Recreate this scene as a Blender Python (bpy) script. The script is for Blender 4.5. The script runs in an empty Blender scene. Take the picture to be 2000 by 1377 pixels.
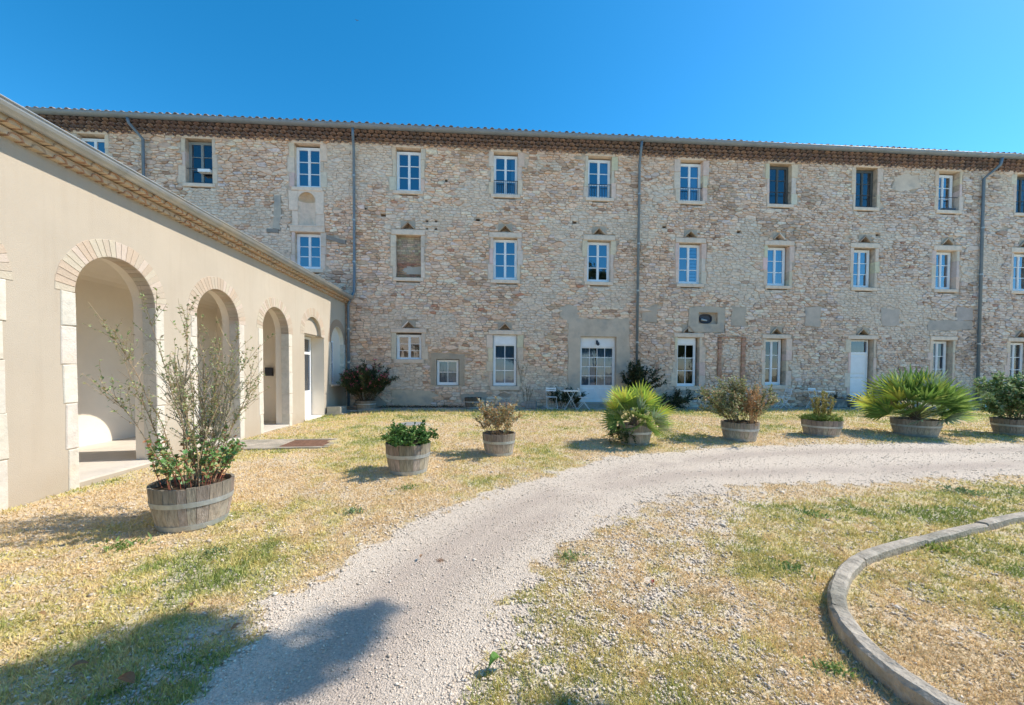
import bpy, math, random
import numpy as np
from mathutils import Vector, Matrix
PI = math.pi
RNG = np.random.default_rng(7)
random.seed(11)
scene = bpy.context.scene
COL = scene.collection

# ------------------------------------------------------------------ camera, sky, sun, exposure
CAM_H = 1.65
yaw, pitch, roll = math.radians(3.828), math.radians(-1.451), math.radians(0.317)
Fv = Vector((math.sin(yaw)*math.cos(pitch), math.cos(yaw)*math.cos(pitch), math.sin(pitch)))
Rv = Vector((math.cos(yaw), -math.sin(yaw), 0)); Uv = Rv.cross(Fv)
R2 = Rv*math.cos(roll)+Uv*math.sin(roll); U2 = -Rv*math.sin(roll)+Uv*math.cos(roll)
cd = bpy.data.cameras.new('camera'); cam = bpy.data.objects.new('camera', cd); COL.objects.link(cam)
M = Matrix((R2, U2, -Fv)).transposed().to_4x4(); M.translation = Vector((0, 0, CAM_H)); cam.matrix_world = M
cd.sensor_width = 36; cd.lens = 758.6/2000*36; cd.shift_y = (746.1-688.5)/2000
cd.clip_start = .05; cd.clip_end = 2000
scene.camera = cam
SUN = Vector((.95, .123, 1.0)).normalized()
SUN_EL = math.asin(SUN.z); SUN_AZ = math.atan2(SUN.x, SUN.y)
w = bpy.data.worlds.new('World'); scene.world = w; w.use_nodes = True
nt = w.node_tree; nt.nodes.clear()
sky = nt.nodes.new('ShaderNodeTexSky'); sky.sky_type = 'NISHITA'; sky.sun_disc = False
sky.sun_elevation = SUN_EL; sky.sun_rotation = SUN_AZ
sky.altitude = 200; sky.air_density = .75; sky.dust_density = .2; sky.ozone_density = 3.0
hs = nt.nodes.new('ShaderNodeHueSaturation'); hs.inputs['Saturation'].default_value = 1.34; hs.inputs['Hue'].default_value = .487; hs.inputs['Value'].default_value = .84
bg = nt.nodes.new('ShaderNodeBackground'); bg.inputs['Strength'].default_value = .15
out = nt.nodes.new('ShaderNodeOutputWorld')
nt.links.new(sky.outputs[0], hs.inputs['Color']); nt.links.new(hs.outputs[0], bg.inputs['Color']); nt.links.new(bg.outputs[0], out.inputs['Surface'])
ld = bpy.data.lights.new('sun', 'SUN'); ld.energy = 2.55; ld.angle = math.radians(.53); ld.color = (1.0, .91, .78)
sun = bpy.data.objects.new('sun', ld); COL.objects.link(sun); sun.location = (12, 2, 20)
sun.rotation_euler = (-SUN).to_track_quat('-Z', 'Y').to_euler()
scene.view_settings.view_transform = 'Standard'; scene.view_settings.look = 'None'
scene.view_settings.exposure = 1.15; scene.view_settings.gamma = 1; scene.view_settings.use_curve_mapping = False
scene.render.engine = 'CYCLES'
scene.cycles.max_bounces = 8; scene.cycles.diffuse_bounces = 4; scene.cycles.transparent_max_bounces = 12

# ------------------------------------------------------------------ numeric helpers
def _h(ix, iy, s):
    n = (ix.astype(np.int64)*374761393+iy.astype(np.int64)*668265263+s*974634777) & 0xffffffff
    n = ((n ^ (n >> 13))*1274126177) & 0xffffffff
    return ((n ^ (n >> 16)) & 0xffffff)/float(0xffffff)
def vnoise(x, y, s=0):
    x = np.asarray(x, float); y = np.asarray(y, float)
    ix = np.floor(x); iy = np.floor(y); fx = x-ix; fy = y-iy
    fx = fx*fx*(3-2*fx); fy = fy*fy*(3-2*fy)
    a = _h(ix, iy, s); b = _h(ix+1, iy, s); c = _h(ix, iy+1, s); d = _h(ix+1, iy+1, s)
    return (a*(1-fx)+b*fx)*(1-fy)+(c*(1-fx)+d*fx)*fy
def fbm(x, y, s=0, o=4):
    r = 0; a = .5; t = 0
    for k in range(o):
        r = r+a*vnoise(x*2**k, y*2**k, s+k*17); t += a; a *= .5
    return r/t
def sstep(a, b, x):
    t = np.clip((np.asarray(x, float)-a)/(b-a), 0, 1); return t*t*(3-2*t)
def gz(X, Y):
    s = np.clip((np.asarray(Y, float)-2)/11.5, 0, 1); wv = 1-sstep(-5.5, -3, X)
    return .23*s*(1-.5*wv*s)
def g1(X, Y): return float(gz(np.array([X]), np.array([Y]))[0])

# ------------------------------------------------------------------ mesh and object helpers
def finish(o, parent, label=None, cat=None, group=None, kind=None):
    COL.objects.link(o)
    if parent is not None: o.parent = parent
    if label: o['label'] = label
    if cat: o['category'] = cat
    if group: o['group'] = group
    if kind: o['kind'] = kind
    return o
def thing(name, label, cat, loc=(0, 0, 0), rz=0, group=None):
    o = bpy.data.objects.new(name, None); o.empty_display_size = .2
    o.location = loc; o.rotation_euler = (0, 0, rz)
    return finish(o, None, label, cat, group)
def copy_tree(o, parent=None):
    c = o.copy(); COL.objects.link(c); c.parent = parent
    for ch in o.children: copy_tree(ch, c)
    return c
class MB:
    def __init__(s): s.v = []; s.f = []; s.c = []
    def add(s, vs, fs, col=(1, 1, 1)):
        n = len(s.v); s.v.extend(vs)
        s.f.extend([tuple(i+n for i in f) for f in fs])
        if len(col) and isinstance(col[0], (tuple, list, np.ndarray)): s.c.extend(col)
        else: s.c.extend([col]*len(vs))
    def box(s, x0, x1, y0, y1, z0, z1, col=(1, 1, 1), jit=0, bev=0):
        r = (lambda: random.uniform(-jit, jit)) if jit else (lambda: 0)
        vs = [(x+r(), y+r()*.4, z+r()) for z in (z0, z1) for y in (y0, y1) for x in (x0, x1)]
        s.add(vs, [(0, 2, 3, 1), (4, 5, 7, 6), (0, 1, 5, 4), (2, 6, 7, 3), (0, 4, 6, 2), (1, 3, 7, 5)], col)
    def cbox(s, x0, x1, y0, y1, z0, z1, b, col=(1, 1, 1), axis='y', sgn=-1, jit=0):
        """box whose face towards axis/sgn is bevelled"""
        r = (lambda: random.uniform(-jit, jit)) if jit else (lambda: 0)
        if axis == 'y':
            fy, by = (y0, y1) if sgn < 0 else (y1, y0); m = fy+(b if sgn < 0 else -b)
            R = [(x0+r(), z0+r()), (x1+r(), z0+r()), (x1+r(), z1+r()), (x0+r(), z1+r())]
            cx, cz = (x0+x1)/2, (z0+z1)/2
            def sh(p): return (p[0]+(b if p[0] < cx else -b), p[1]+(b if p[1] < cz else -b))
            vs = [(p[0], by, p[1]) for p in R]+[(p[0], m, p[1]) for p in R]+[(sh(p)[0], fy, sh(p)[1]) for p in R]
        else:
            fx, bx = (x0, x1) if sgn < 0 else (x1, x0); m = fx+(b if sgn < 0 else -b)
            R = [(y0+r(), z0+r()), (y1+r(), z0+r()), (y1+r(), z1+r()), (y0+r(), z1+r())]
            cy, cz = (y0+y1)/2, (z0+z1)/2
            def sh(p): return (p[0]+(b if p[0] < cy else -b), p[1]+(b if p[1] < cz else -b))
            vs = [(bx, p[0], p[1]) for p in R]+[(m, p[0], p[1]) for p in R]+[(fx, sh(p)[0], sh(p)[1]) for p in R]
        fs = [(3, 2, 1, 0), (8, 9, 10, 11)]
        for k in range(4):
            j = (k+1) % 4
            fs += [(k, j, 4+j, 4+k), (4+k, 4+j, 8+j, 8+k)]
        s.add(vs, fs, col)
    def tube(s, pts, r0, r1=None, n=6, col=(1, 1, 1), cap=True):
        r1 = r0 if r1 is None else r1
        P = [Vector(p) for p in pts]; m = len(P); vs = []
        ref = Vector((0, 0, 1)) if abs((P[-1]-P[0]).normalized().z) < .9 else Vector((1, 0, 0))
        for i, p in enumerate(P):
            d = (P[min(i+1, m-1)]-P[max(i-1, 0)]).normalized()
            a = d.cross(ref)
            a = a.normalized() if a.length > 1e-4 else Vector((1, 0, 0))
            b = d.cross(a); r = r0+(r1-r0)*i/(m-1)
            for k in range(n):
                t = 2*PI*k/n; q = p+a*math.cos(t)*r+b*math.sin(t)*r; vs.append(tuple(q))
        fs = []
        for i in range(m-1):
            for k in range(n):
                j = (k+1) % n; fs.append((i*n+k, i*n+j, (i+1)*n+j, (i+1)*n+k))
        if cap: fs += [tuple(range(n-1, -1, -1)), tuple((m-1)*n+k for k in range(n))]
        s.add(vs, fs, col)
    def bar(s, a, b, t, col=(1, 1, 1)): s.tube([a, b], t, t, 4, col)
    def lathe(s, prof, n=24, c=(0, 0, 0), col=(1, 1, 1), a0=0, a1=2*PI):
        full = abs(a1-a0-2*PI) < 1e-6; nn = n if full else n+1; vs = []
        for r, z in prof:
            for k in range(nn):
                t = a0+(a1-a0)*k/n; vs.append((c[0]+r*math.cos(t), c[1]+r*math.sin(t), c[2]+z))
        fs = []
        for i in range(len(prof)-1):
            for k in range(n):
                j = (k+1) % nn if full else k+1
                fs.append((i*nn+k, i*nn+j, (i+1)*nn+j, (i+1)*nn+k))
        s.add(vs, fs, col)
    def leaf(s, p, d, L, W, col, fold=.15, nrm=None):
        p = Vector(p); d = Vector(d).normalized()
        up = nrm or Vector((random.gauss(0, .5), random.gauss(0, .5), 1))
        a = d.cross(up)
        if a.length < 1e-3: a = Vector((1, 0, 0))
        a.normalize(); n = a.cross(d)
        m = p+d*L*.45
        s.add([tuple(p), tuple(m+a*W*.5+n*W*fold), tuple(p+d*L), tuple(m-a*W*.5+n*W*fold)], [(0, 1, 2), (0, 2, 3)], col)
    def mesh(s, name, org=(0, 0, 0), smooth=False):
        me = bpy.data.meshes.new(name)
        vs = s.v
        if any(org): ox, oy, oz = org; vs = [(a-ox, b-oy, c-oz) for a, b, c in s.v]
        me.from_pydata(vs, [], s.f); me.update()
        ca = me.color_attributes.new('tint', 'FLOAT_COLOR', 'POINT')
        arr = np.ones((len(vs), 4), np.float32); arr[:, :3] = np.array(s.c, np.float32).reshape(-1, 3)
        ca.data.foreach_set('color', arr.ravel())
        if smooth: me.polygons.foreach_set('use_smooth', [True]*len(me.polygons))
        return me
    def build(s, name, m, parent=None, smooth=False, **kw):
        org = (0, 0, 0)
        if parent is not None:
            q = parent
            while q.parent is not None: q = q.parent
            org = tuple(q.location) if not kw.pop('local', False) else (0, 0, 0)
        else: kw.pop('local', None)
        me = s.mesh(name, org, smooth); me.materials.append(m)
        return finish(bpy.data.objects.new(name, me), parent, **kw)
def tri_obj(name, V, T, C, m, parent=None, **kw):
    me = bpy.data.meshes.new(name)
    me.vertices.add(len(V)); me.vertices.foreach_set('co', V.astype(np.float32).ravel())
    me.loops.add(len(T)*3); me.loops.foreach_set('vertex_index', T.astype(np.int32).ravel())
    me.polygons.add(len(T)); me.polygons.foreach_set('loop_start', np.arange(0, len(T)*3, 3, dtype=np.int32))
    me.update(calc_edges=True); me.validate()
    ca = me.color_attributes.new('tint', 'FLOAT_COLOR', 'POINT')
    arr = np.ones((len(V), 4), np.float32); arr[:, :3] = C; ca.data.foreach_set('color', arr.ravel())
    me.materials.append(m)
    return finish(bpy.data.objects.new(name, me), parent, **kw)
def jc(c, a=.1, h=.03):
    k = 1+random.uniform(-a, a)
    return tuple(max(0.005, v*k*(1+random.uniform(-h, h))) for v in c)

# ------------------------------------------------------------------ materials
def mat(name, base=None, rough=.85, ns=6.0, amt=.2, bump=.0, bs=40., metal=0, spec=.3, tint2=None, t2s=1.2, t2lo=.5, t2hi=.62, stretch=None, trans=0, detail=5):
    m = bpy.data.materials.new(name); m.use_nodes = True; n = m.node_tree; n.nodes.clear(); L = n.links
    o = n.nodes.new('ShaderNodeOutputMaterial'); b = n.nodes.new('ShaderNodeBsdfPrincipled')
    b.inputs['Roughness'].default_value = rough; b.inputs['Metallic'].default_value = metal; b.inputs['Specular IOR Level'].default_value = spec
    tc = n.nodes.new('ShaderNodeTexCoord'); vec = tc.outputs['Object']
    if stretch:
        mp = n.nodes.new('ShaderNodeMapping'); mp.inputs['Scale'].default_value = stretch; L.new(vec, mp.inputs['Vector']); vec = mp.outputs[0]
    if base is None:
        at = n.nodes.new('ShaderNodeAttribute'); at.attribute_name = 'tint'; c = at.outputs['Color']
    else:
        rg = n.nodes.new('ShaderNodeRGB'); rg.outputs[0].default_value = (*base, 1); c = rg.outputs[0]
    if tint2:
        n2 = n.nodes.new('ShaderNodeTexNoise'); n2.inputs['Scale'].default_value = t2s; n2.inputs['Detail'].default_value = 6; L.new(vec, n2.inputs['Vector'])
        mr = n.nodes.new('ShaderNodeMapRange'); mr.inputs[1].default_value = t2lo; mr.inputs[2].default_value = t2hi; L.new(n2.outputs[0], mr.inputs[0])
        mx = n.nodes.new('ShaderNodeMix'); mx.data_type = 'RGBA'; L.new(mr.outputs[0], mx.inputs[0]); L.new(c, mx.inputs[6]); mx.inputs[7].default_value = (*tint2, 1); c = mx.outputs[2]
    nz = n.nodes.new('ShaderNodeTexNoise'); nz.inputs['Scale'].default_value = ns; nz.inputs['Detail'].default_value = detail; nz.inputs['Roughness'].default_value = .65; L.new(vec, nz.inputs['Vector'])
    m1 = n.nodes.new('ShaderNodeMapRange'); m1.inputs[1].default_value = .3; m1.inputs[2].default_value = .7; m1.inputs[3].default_value = 1-amt; m1.inputs[4].default_value = 1+amt; L.new(nz.outputs[0], m1.inputs[0])
    mu = n.nodes.new('ShaderNodeVectorMath'); mu.operation = 'SCALE'; L.new(c, mu.inputs[0]); L.new(m1.outputs[0], mu.inputs['Scale'])
    L.new(mu.outputs[0], b.inputs['Base Color'])
    if bump:
        nb = n.nodes.new('ShaderNodeTexNoise'); nb.inputs['Scale'].default_value = bs; nb.inputs['Detail'].default_value = 4; L.new(vec, nb.inputs['Vector'])
        bp = n.nodes.new('ShaderNodeBump'); bp.inputs['Strength'].default_value = bump; bp.inputs['Distance'].default_value = .02; L.new(nb.outputs[0], bp.inputs['Height']); L.new(bp.outputs[0], b.inputs['Normal'])
    sh = b.outputs[0]
    if trans:
        tr = n.nodes.new('ShaderNodeBsdfTranslucent'); L.new(mu.outputs[0], tr.inputs['Color'])
        ms = n.nodes.new('ShaderNodeMixShader'); ms.inputs[0].default_value = trans; L.new(b.outputs[0], ms.inputs[1]); L.new(tr.outputs[0], ms.inputs[2]); sh = ms.outputs[0]
    L.new(sh, o.inputs['Surface'])
    return m
M_stone = mat('rubble_stone', None, .9, ns=9, amt=.2, bump=.6, bs=30, tint2=(.52, .42, .34), t2s=.55, t2lo=.54, t2hi=1.2)
M_mortar = mat('lime_mortar', (.64, .50, .38), .95, ns=5, amt=.3, bump=.6, bs=25, tint2=(.44, .35, .27), t2s=.8)
M_lime = mat('dressed_limestone', None, .85, ns=7, amt=.12, bump=.35, bs=45, tint2=(.62, .53, .42), t2s=3.0, t2lo=.55, t2hi=.8)
M_render = mat('cement_render', None, .95, ns=2.2, amt=.14, bump=.35, bs=60, tint2=(.36, .33, .30), t2s=1.6, t2lo=.55, t2hi=.75)
M_plaster = mat('cream_plaster', (.49, .425, .34), .92, ns=.8, amt=.05, bump=.3, bs=90, tint2=(.53, .47, .385), t2s=.45, t2lo=.45, t2hi=.75)
def weather(m):
    """rain streaks and a dusty foot: real dirt on the plaster"""
    n = m.node_tree; L = n.links; b = next(x for x in n.nodes if x.type == 'BSDF_PRINCIPLED'); src = b.inputs['Base Color'].links[0].from_socket
    tc = n.nodes.new('ShaderNodeTexCoord'); mp = n.nodes.new('ShaderNodeMapping'); mp.inputs['Scale'].default_value = (1, 5.5, .35); L.new(tc.outputs['Object'], mp.inputs['Vector'])
    nz = n.nodes.new('ShaderNodeTexNoise'); nz.inputs['Scale'].default_value = 1.6; nz.inputs['Detail'].default_value = 7; L.new(mp.outputs[0], nz.inputs['Vector'])
    mr = n.nodes.new('ShaderNodeMapRange'); mr.inputs[1].default_value = .5; mr.inputs[2].default_value = .8; mr.inputs[4].default_value = .28; L.new(nz.outputs[0], mr.inputs[0])
    sx = n.nodes.new('ShaderNodeSeparateXYZ'); L.new(tc.outputs['Object'], sx.inputs[0])
    n2 = n.nodes.new('ShaderNodeTexNoise'); n2.inputs['Scale'].default_value = 3.5; n2.inputs['Detail'].default_value = 6; L.new(tc.outputs['Object'], n2.inputs['Vector'])
    ad = n.nodes.new('ShaderNodeMath'); ad.operation = 'MULTIPLY_ADD'; L.new(n2.outputs[0], ad.inputs[0]); ad.inputs[1].default_value = -.7; L.new(sx.outputs[2], ad.inputs[2])
    m2 = n.nodes.new('ShaderNodeMapRange'); m2.inputs[1].default_value = -.35; m2.inputs[2].default_value = .12; m2.inputs[3].default_value = .55; m2.inputs[4].default_value = 0; L.new(ad.outputs[0], m2.inputs[0])
    mx = n.nodes.new('ShaderNodeMath'); mx.operation = 'MAXIMUM'; L.new(mr.outputs[0], mx.inputs[0]); L.new(m2.outputs[0], mx.inputs[1])
    mc = n.nodes.new('ShaderNodeMix'); mc.data_type = 'RGBA'; L.new(mx.outputs[0], mc.inputs[0]); L.new(src, mc.inputs[6]); mc.inputs[7].default_value = (.40, .33, .25, 1); L.new(mc.outputs[2], b.inputs['Base Color'])
weather(M_plaster)
M_white_pl = mat('white_plaster', (.84, .755, .64), .92, ns=1.2, amt=.05, bump=.12, bs=50)
M_tile = mat('clay_tile', None, .85, ns=14, amt=.28, bump=.3, bs=50)
M_cmortar = mat('cornice_mortar', None, .92, ns=6, amt=.18, bump=.3, bs=40)
M_zinc = mat('weathered_zinc', (.42, .45, .47), .48, ns=3, amt=.14, metal=.55, spec=.5, tint2=(.5, .46, .39), t2s=1.5, t2lo=.45, t2hi=.7)
M_zinc2 = mat('grey_gutter_zinc', (.25, .275, .30), .5, ns=3, amt=.14, metal=.3, spec=.5)
M_zincb = mat('blue_grey_zinc', (.165, .215, .26), .55, ns=3, amt=.12, metal=.25, spec=.5)
M_white = mat('white_paint', (.86, .87, .88), .5, ns=5, amt=.05, spec=.4)
M_grey = mat('grey_wood_paint', (.30, .31, .29), .6, ns=7, amt=.12)
M_darkwood = mat('dark_wood_paint', (.11, .115, .11), .55, ns=7, amt=.15)
M_iron = mat('dark_iron', (.035, .04, .055), .5, ns=10, amt=.2, spec=.5)
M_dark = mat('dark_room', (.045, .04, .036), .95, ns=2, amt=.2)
M_cloth = mat('pale_curtain', (.17, .26, .32), .95, ns=3, amt=.08, trans=.3)
M_wood = mat('weathered_oak', None, .85, ns=5, amt=.4, bump=.5, bs=16, stretch=(9, 9, 1.0), detail=7)
M_hoop = mat('galvanised_hoop', (.46, .49, .5), .5, ns=12, amt=.18, metal=.55, spec=.5, tint2=(.34, .27, .2), t2s=5, t2lo=.62, t2hi=.75)
M_soil = mat('potting_soil', (.07, .048, .03), .98, ns=25, amt=.4, bump=.8, bs=40)
M_bark = mat('bark', None, .9, ns=14, amt=.3, bump=.5, bs=30)
M_leaf = mat('leaf', None, .55, ns=20, amt=.15, spec=.4, trans=.28)
M_grass = mat('grass_blade', None, .7, ns=2, amt=.12, spec=.25, trans=.3)
M_pebble = mat('limestone_gravel', None, .92, ns=30, amt=.15)
M_ground = mat('ground', None, .97, ns=38, amt=.32, bump=.9, bs=55, detail=7)
M_drive = mat('gravel_drive', None, .97, ns=70, amt=.30, bump=1.0, bs=90, detail=8)
M_conc = mat('concrete', (.44, .39, .32), .92, ns=9, amt=.3, bump=.8, bs=40, tint2=(.25, .235, .19), t2s=2.2, t2lo=.5, t2hi=.7)
M_floor = mat('pale_floor', (.64, .59, .52), .8, ns=2, amt=.12, bump=.1, bs=30)
M_brick = mat('brick', None, .9, ns=16, amt=.25, bump=.4, bs=50)
M_rust = mat('rusty_grate', (.27, .15, .10), .85, ns=15, amt=.35, bump=.4, bs=60)
M_metal_white = mat('white_enamel', (.86, .88, .88), .5, ns=6, amt=.1, spec=.4)
M_petal = mat('petal', None, .7, ns=5, amt=.1, trans=.3)
def glass_mat(name, fac, tcol):
    m = bpy.data.materials.new(name); m.use_nodes = True; n = m.node_tree; n.nodes.clear()
    o = n.nodes.new('ShaderNodeOutputMaterial'); a = n.nodes.new('ShaderNodeBsdfTransparent'); a.inputs[0].default_value = (*tcol, 1)
    b = n.nodes.new('ShaderNodeBsdfGlossy'); b.inputs['Roughness'].default_value = .01; b.inputs['Color'].default_value = (.9, .93, 1, 1)
    x = n.nodes.new('ShaderNodeMixShader'); x.inputs[0].default_value = fac
    nz = n.nodes.new('ShaderNodeTexNoise'); nz.inputs['Scale'].default_value = 2.2
    bp = n.nodes.new('ShaderNodeBump'); bp.inputs['Strength'].default_value = .05; bp.inputs['Distance'].default_value = .02
    n.links.new(nz.outputs[0], bp.inputs['Height']); n.links.new(bp.outputs[0], b.inputs['Normal'])
    n.links.new(a.outputs[0], x.inputs[1]); n.links.new(b.outputs[0], x.inputs[2]); n.links.new(x.outputs[0], o.inputs['Surface'])
    return m
M_glass_low = glass_mat('low_window_glass', .09, (.6, .7, .8))
M_glass_dark = glass_mat('dark_window_glass', .12, (.5, .6, .75))
M_glass = glass_mat('window_glass', .27, (.6, .72, .88))

# ------------------------------------------------------------------ ground fields
DRL = [(-1.9, -6), (-1.7, 0), (-1.5, 1.98), (-1.46, 2.39), (-1.42, 2.84), (-1.13, 3.51), (-.3, 4.68), (.79, 5.81), (2.33, 6.88), (4.74, 7.66), (7.22, 7.93), (11.88, 7.85), (20, 7.7), (60, 7.6)]
DRR = [(60, 5.6), (20, 5.6), (8.39, 5.48), (6.45, 5.3), (4.8, 5.25), (3.24, 5.21), (1.91, 4.66), (.7, 3.41), (.19, 2.69), (-.12, 1.9), (-.3, 0), (-.3, -6)]
MIX = [(-.4, -4), (-.12, 1.9), (.19, 2.69), (.7, 3.41), (1.91, 4.66), (3.2, 5.2), (4.4, 5.15), (3.2, 4.35), (2.5, 3.7), (2.0, 3.0), (1.85, 2.2), (1.9, .8), (2.1, -4)]
CURB = [(13, 4.6), (9.5, 4.42), (7.6, 4.2), (5.92, 3.86), (4.65, 3.54), (3.53, 3.21), (3.01, 3.0), (2.56, 2.68), (2.27, 2.36), (2.13, 2.02), (2.13, 1.66), (2.28, 1.3), (2.62, .98), (3.3, .68), (4.4, .45), (6.5, .25), (9.5, .1), (13, 0)]
def poly_sd(P, X, Y):
    """positive inside"""
    ins = np.zeros(X.shape, bool); d = np.full(X.shape, 1e9)
    n = len(P)
    for i in range(n):
        x0, y0 = P[i]; x1, y1 = P[(i+1) % n]
        c = ((y0 > Y) != (y1 > Y)) & (X < (x1-x0)*(Y-y0)/((y1-y0) if y1 != y0 else 1e-9)+x0)
        ins ^= c
        dx, dy = x1-x0, y1-y0; t = np.clip(((X-x0)*dx+(Y-y0)*dy)/(dx*dx+dy*dy+1e-12), 0, 1)
        d = np.minimum(d, np.hypot(X-x0-t*dx, Y-y0-t*dy))
    return np.where(ins, d, -d)
DRIVE = DRL+DRR
def fields(X, Y):
    """gravel amount, green amount, drive mask"""
    sd = poly_sd(DRIVE, X, Y); n = fbm(X*1.3, Y*1.3, 3)-.5; n2 = fbm(X*5, Y*5, 9)-.5; n3 = fbm(X*14, Y*14, 21, 3)-.5
    dm = sstep(-.2, .2, sd+n*.55+n2*.5+n3*.25)
    G = dm.copy()
    mx = sstep(-.15, .25, poly_sd(MIX, X, Y)+n*.5)
    G = np.maximum(G, mx*(.46+n*.7+n3*1.5))
    lm = sstep(.5, 0, np.abs(sd+.22))*sstep(4.2, 2.6, Y)
    G = np.maximum(G, lm*(.5+n2*1.6))
    G = np.maximum(G, sstep(-.7, .05, sd)*(.42+n2*1.5+n3))
    spots = np.exp(-(((X+3.6)/.9)**2+((Y-7.0)/.55)**2))*.55+np.exp(-(((X+3.4)/.9)**2+((Y-2.9)/.7)**2))*.25
    spots = spots+np.exp(-(((X+1.5)/2.6)**2+((Y-10.9)/.35)**2))*.6+np.exp(-(((X-3.4)/1.6)**2+((Y-10.0)/.3)**2))*.5
    wing_edge = sstep(-4.3, -5.3, X)*.35
    G = np.maximum(G, (spots+wing_edge)*(.8+n2*1.5)); G = np.maximum(G, .20+n3*1.1)
    G = np.clip(G, 0, 1)
    gr = .31+(fbm(X*.9, Y*.9, 40)-.5)*1.5+n2*1.0+n3*.5
    def bump(cx, cy, rx, ry, a): return a*np.exp(-(((X-cx)/rx)**2+((Y-cy)/ry)**2))
    gr = gr+bump(2.9, 3.35, .8, .55, .4)+bump(4.4, 4.15, 1.9, .35, .45)+bump(7.5, 4.9, 2.5, .4, .4)+bump(-2.1, 1.9, 1.3, .5, .25)+bump(-1.7, 3.4, .6, .5, .25)
    gr = gr+.34*sstep(11.2, 13.2, Y)+bump(-2.2, 8.4, 1.4, 1.1, .3)+bump(5.5, 10.2, 6, .8, .12)
    gr = gr+.12*(poly_sd(CURB, X, Y) > 0)-bump(2.2, 4.6, 1.5, .7, .35)-bump(-4, 4.6, 1.3, 1.6, .2)-bump(6, 5.0, 3, .25, .3)
    return G, np.clip(gr, 0, 1), dm
STRAW = np.array([.78, .60, .35]); GREEN = np.array([.27, .34, .09]); YEL = np.array([.68, .59, .22])
def grass_col(gr, r):
    g = np.clip(gr*1.15-.12+(r-.5)*.55, 0, 1)[:, None]
    c = np.where(g < .5, STRAW*(1-g*2)+YEL*(g*2), YEL*(2-g*2)+GREEN*(g*2-1))
    return c

def grid(x0, x1, nx, y0, y1, ny):
    xs = np.linspace(x0, x1, nx); ys = np.linspace(y0, y1, ny)
    X, Y = np.meshgrid(xs, ys); return X.ravel(), Y.ravel()
def grid_faces(nx, ny):
    i = np.arange(nx*ny).reshape(ny, nx); a = i[:-1, :-1].ravel(); b = i[:-1, 1:].ravel(); c = i[1:, 1:].ravel(); d = i[1:, :-1].ravel()
    return np.concatenate([np.stack([a, b, c], 1), np.stack([a, c, d], 1)])
# near ground in fine cells, then far sheets around it
NX, NY = 480, 300
gx, gy = grid(-5.48, 30, NX, -2, 15.68, NY)
G, gr, dm = fields(gx, gy)
rut = fbm(gx*1.1, gy*1.1, 77)-.5
zz = gz(gx, gy)+(fbm(gx*2.2, gy*2.2, 5)-.5)*.035*(1-dm*.6)-.0
zz = zz+.045*(poly_sd(CURB, gx, gy) > .05)
gcol = grass_col(gr, np.full(len(gx), .42))*.82
soil = np.array([.62, .49, .34])
gcol = gcol*.72+soil*.28
gravc = np.array([.64, .57, .49])
gcol = gcol*(1-G[:, None])+gravc*G[:, None]
T = grid_faces(NX, NY)
V = np.stack([gx, gy, zz], 1)
tri_obj('ground', V, T, gcol, M_ground, kind='structure')
ctr = V[T].mean(1); dmt = dm[T].mean(1)
sel = dmt > .5
# drive sheet, 4 mm above the ground
idx = np.unique(T[sel]); remap = -np.ones(len(V), int); remap[idx] = np.arange(len(idx))
DV = V[idx]+np.array([0, 0, .004])
sdv = poly_sd(DRIVE, DV[:, 0], DV[:, 1])
# wheel tracks: finer, pinkish grey, slightly sunk
cl_off = np.abs(sdv)
trk = (np.exp(-((cl_off-.62)/.24)**2)+.6*np.exp(-((cl_off-1.55)/.2)**2))*sstep(.3, .55, fbm(DV[:, 0]*.9, DV[:, 1]*.9, 55)+.1)
big = fbm(DV[:, 0]*.8, DV[:, 1]*.8, 61)[:, None]
dcol = np.array([.70, .60, .49])*(.92+.16*big)
dcol = dcol*(1-.75*trk[:, None])+np.array([.50, .41, .34])*.75*trk[:, None]
DV[:, 2] -= trk*.003
tri_obj('gravel_drive', DV, remap[T[sel]], dcol, M_drive, kind='structure')
# far ground: frame of quads around the near sheet
far = MB(); E = 300
for a, b, c, d in ((-E, -5.48, -E, E), (30, E, -E, E), (-5.48, 30, -E, -2), (-5.48, 30, 15.68, E)):
    far.add([(a, c, 0), (b, c, 0), (b, d, 0), (a, d, 0)], [(0, 1, 2, 3)], (.60, .53, .41) if d == -2 else (.52, .43, .24))  # unseen strip behind the camera lightened to bounce light onto the facade
for i, v in enumerate(far.v): far.v[i] = (v[0], v[1], -.012)
far.build('ground', M_ground, None, kind='structure')

# ------------------------------------------------------------------ the stone building
FY = 15.7; GZ = .23
bld = thing('stone_building', 'long three-storey rubble stone building with rows of windows and a tiled cornice', 'building', (4, FY, GZ))
COLX = {'A': -15.2, 'B': -11.38, 'C': -7.40, 'D': -3.56, 'E': .27, 'F': 4.09, 'G': 7.94, 'H': 11.79, 'I': 15.63, 'J': 19.44, 'K': 23.12, 'L': 26.95, 'M': 30.78}
WIN = []   # x0,x1,z0,z1,row,key
for k, x in COLX.items():
    WIN.append([x, x+.97, 8.75, 10.42, 3, k])
    if k not in 'AB': WIN.append([x, x+.97, 5.36 if k != 'C' else 5.62, 7.03, 2, k])
WIN += [[-3.56, -2.57, 2.14, 3.19, 1, 'D'], [-1.99, -1.07, 1.10, 2.16, 1, 'S'], [.27, 1.25, 1.08, 3.16, 1, 'E'], [3.84, 5.35, .42, 3.13, 1, 'F'],
        [7.94, 8.89, 1.10, 3.14, 1, 'G'], [11.78, 12.70, 1.16, 3.13, 1, 'H'], [15.62, 16.66, .49, 3.14, 1, 'I'], [19.43, 20.36, 1.2, 3.14, 1, 'J'], [23.12, 24.05, 1.2, 3.12, 1, 'K']]
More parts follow.
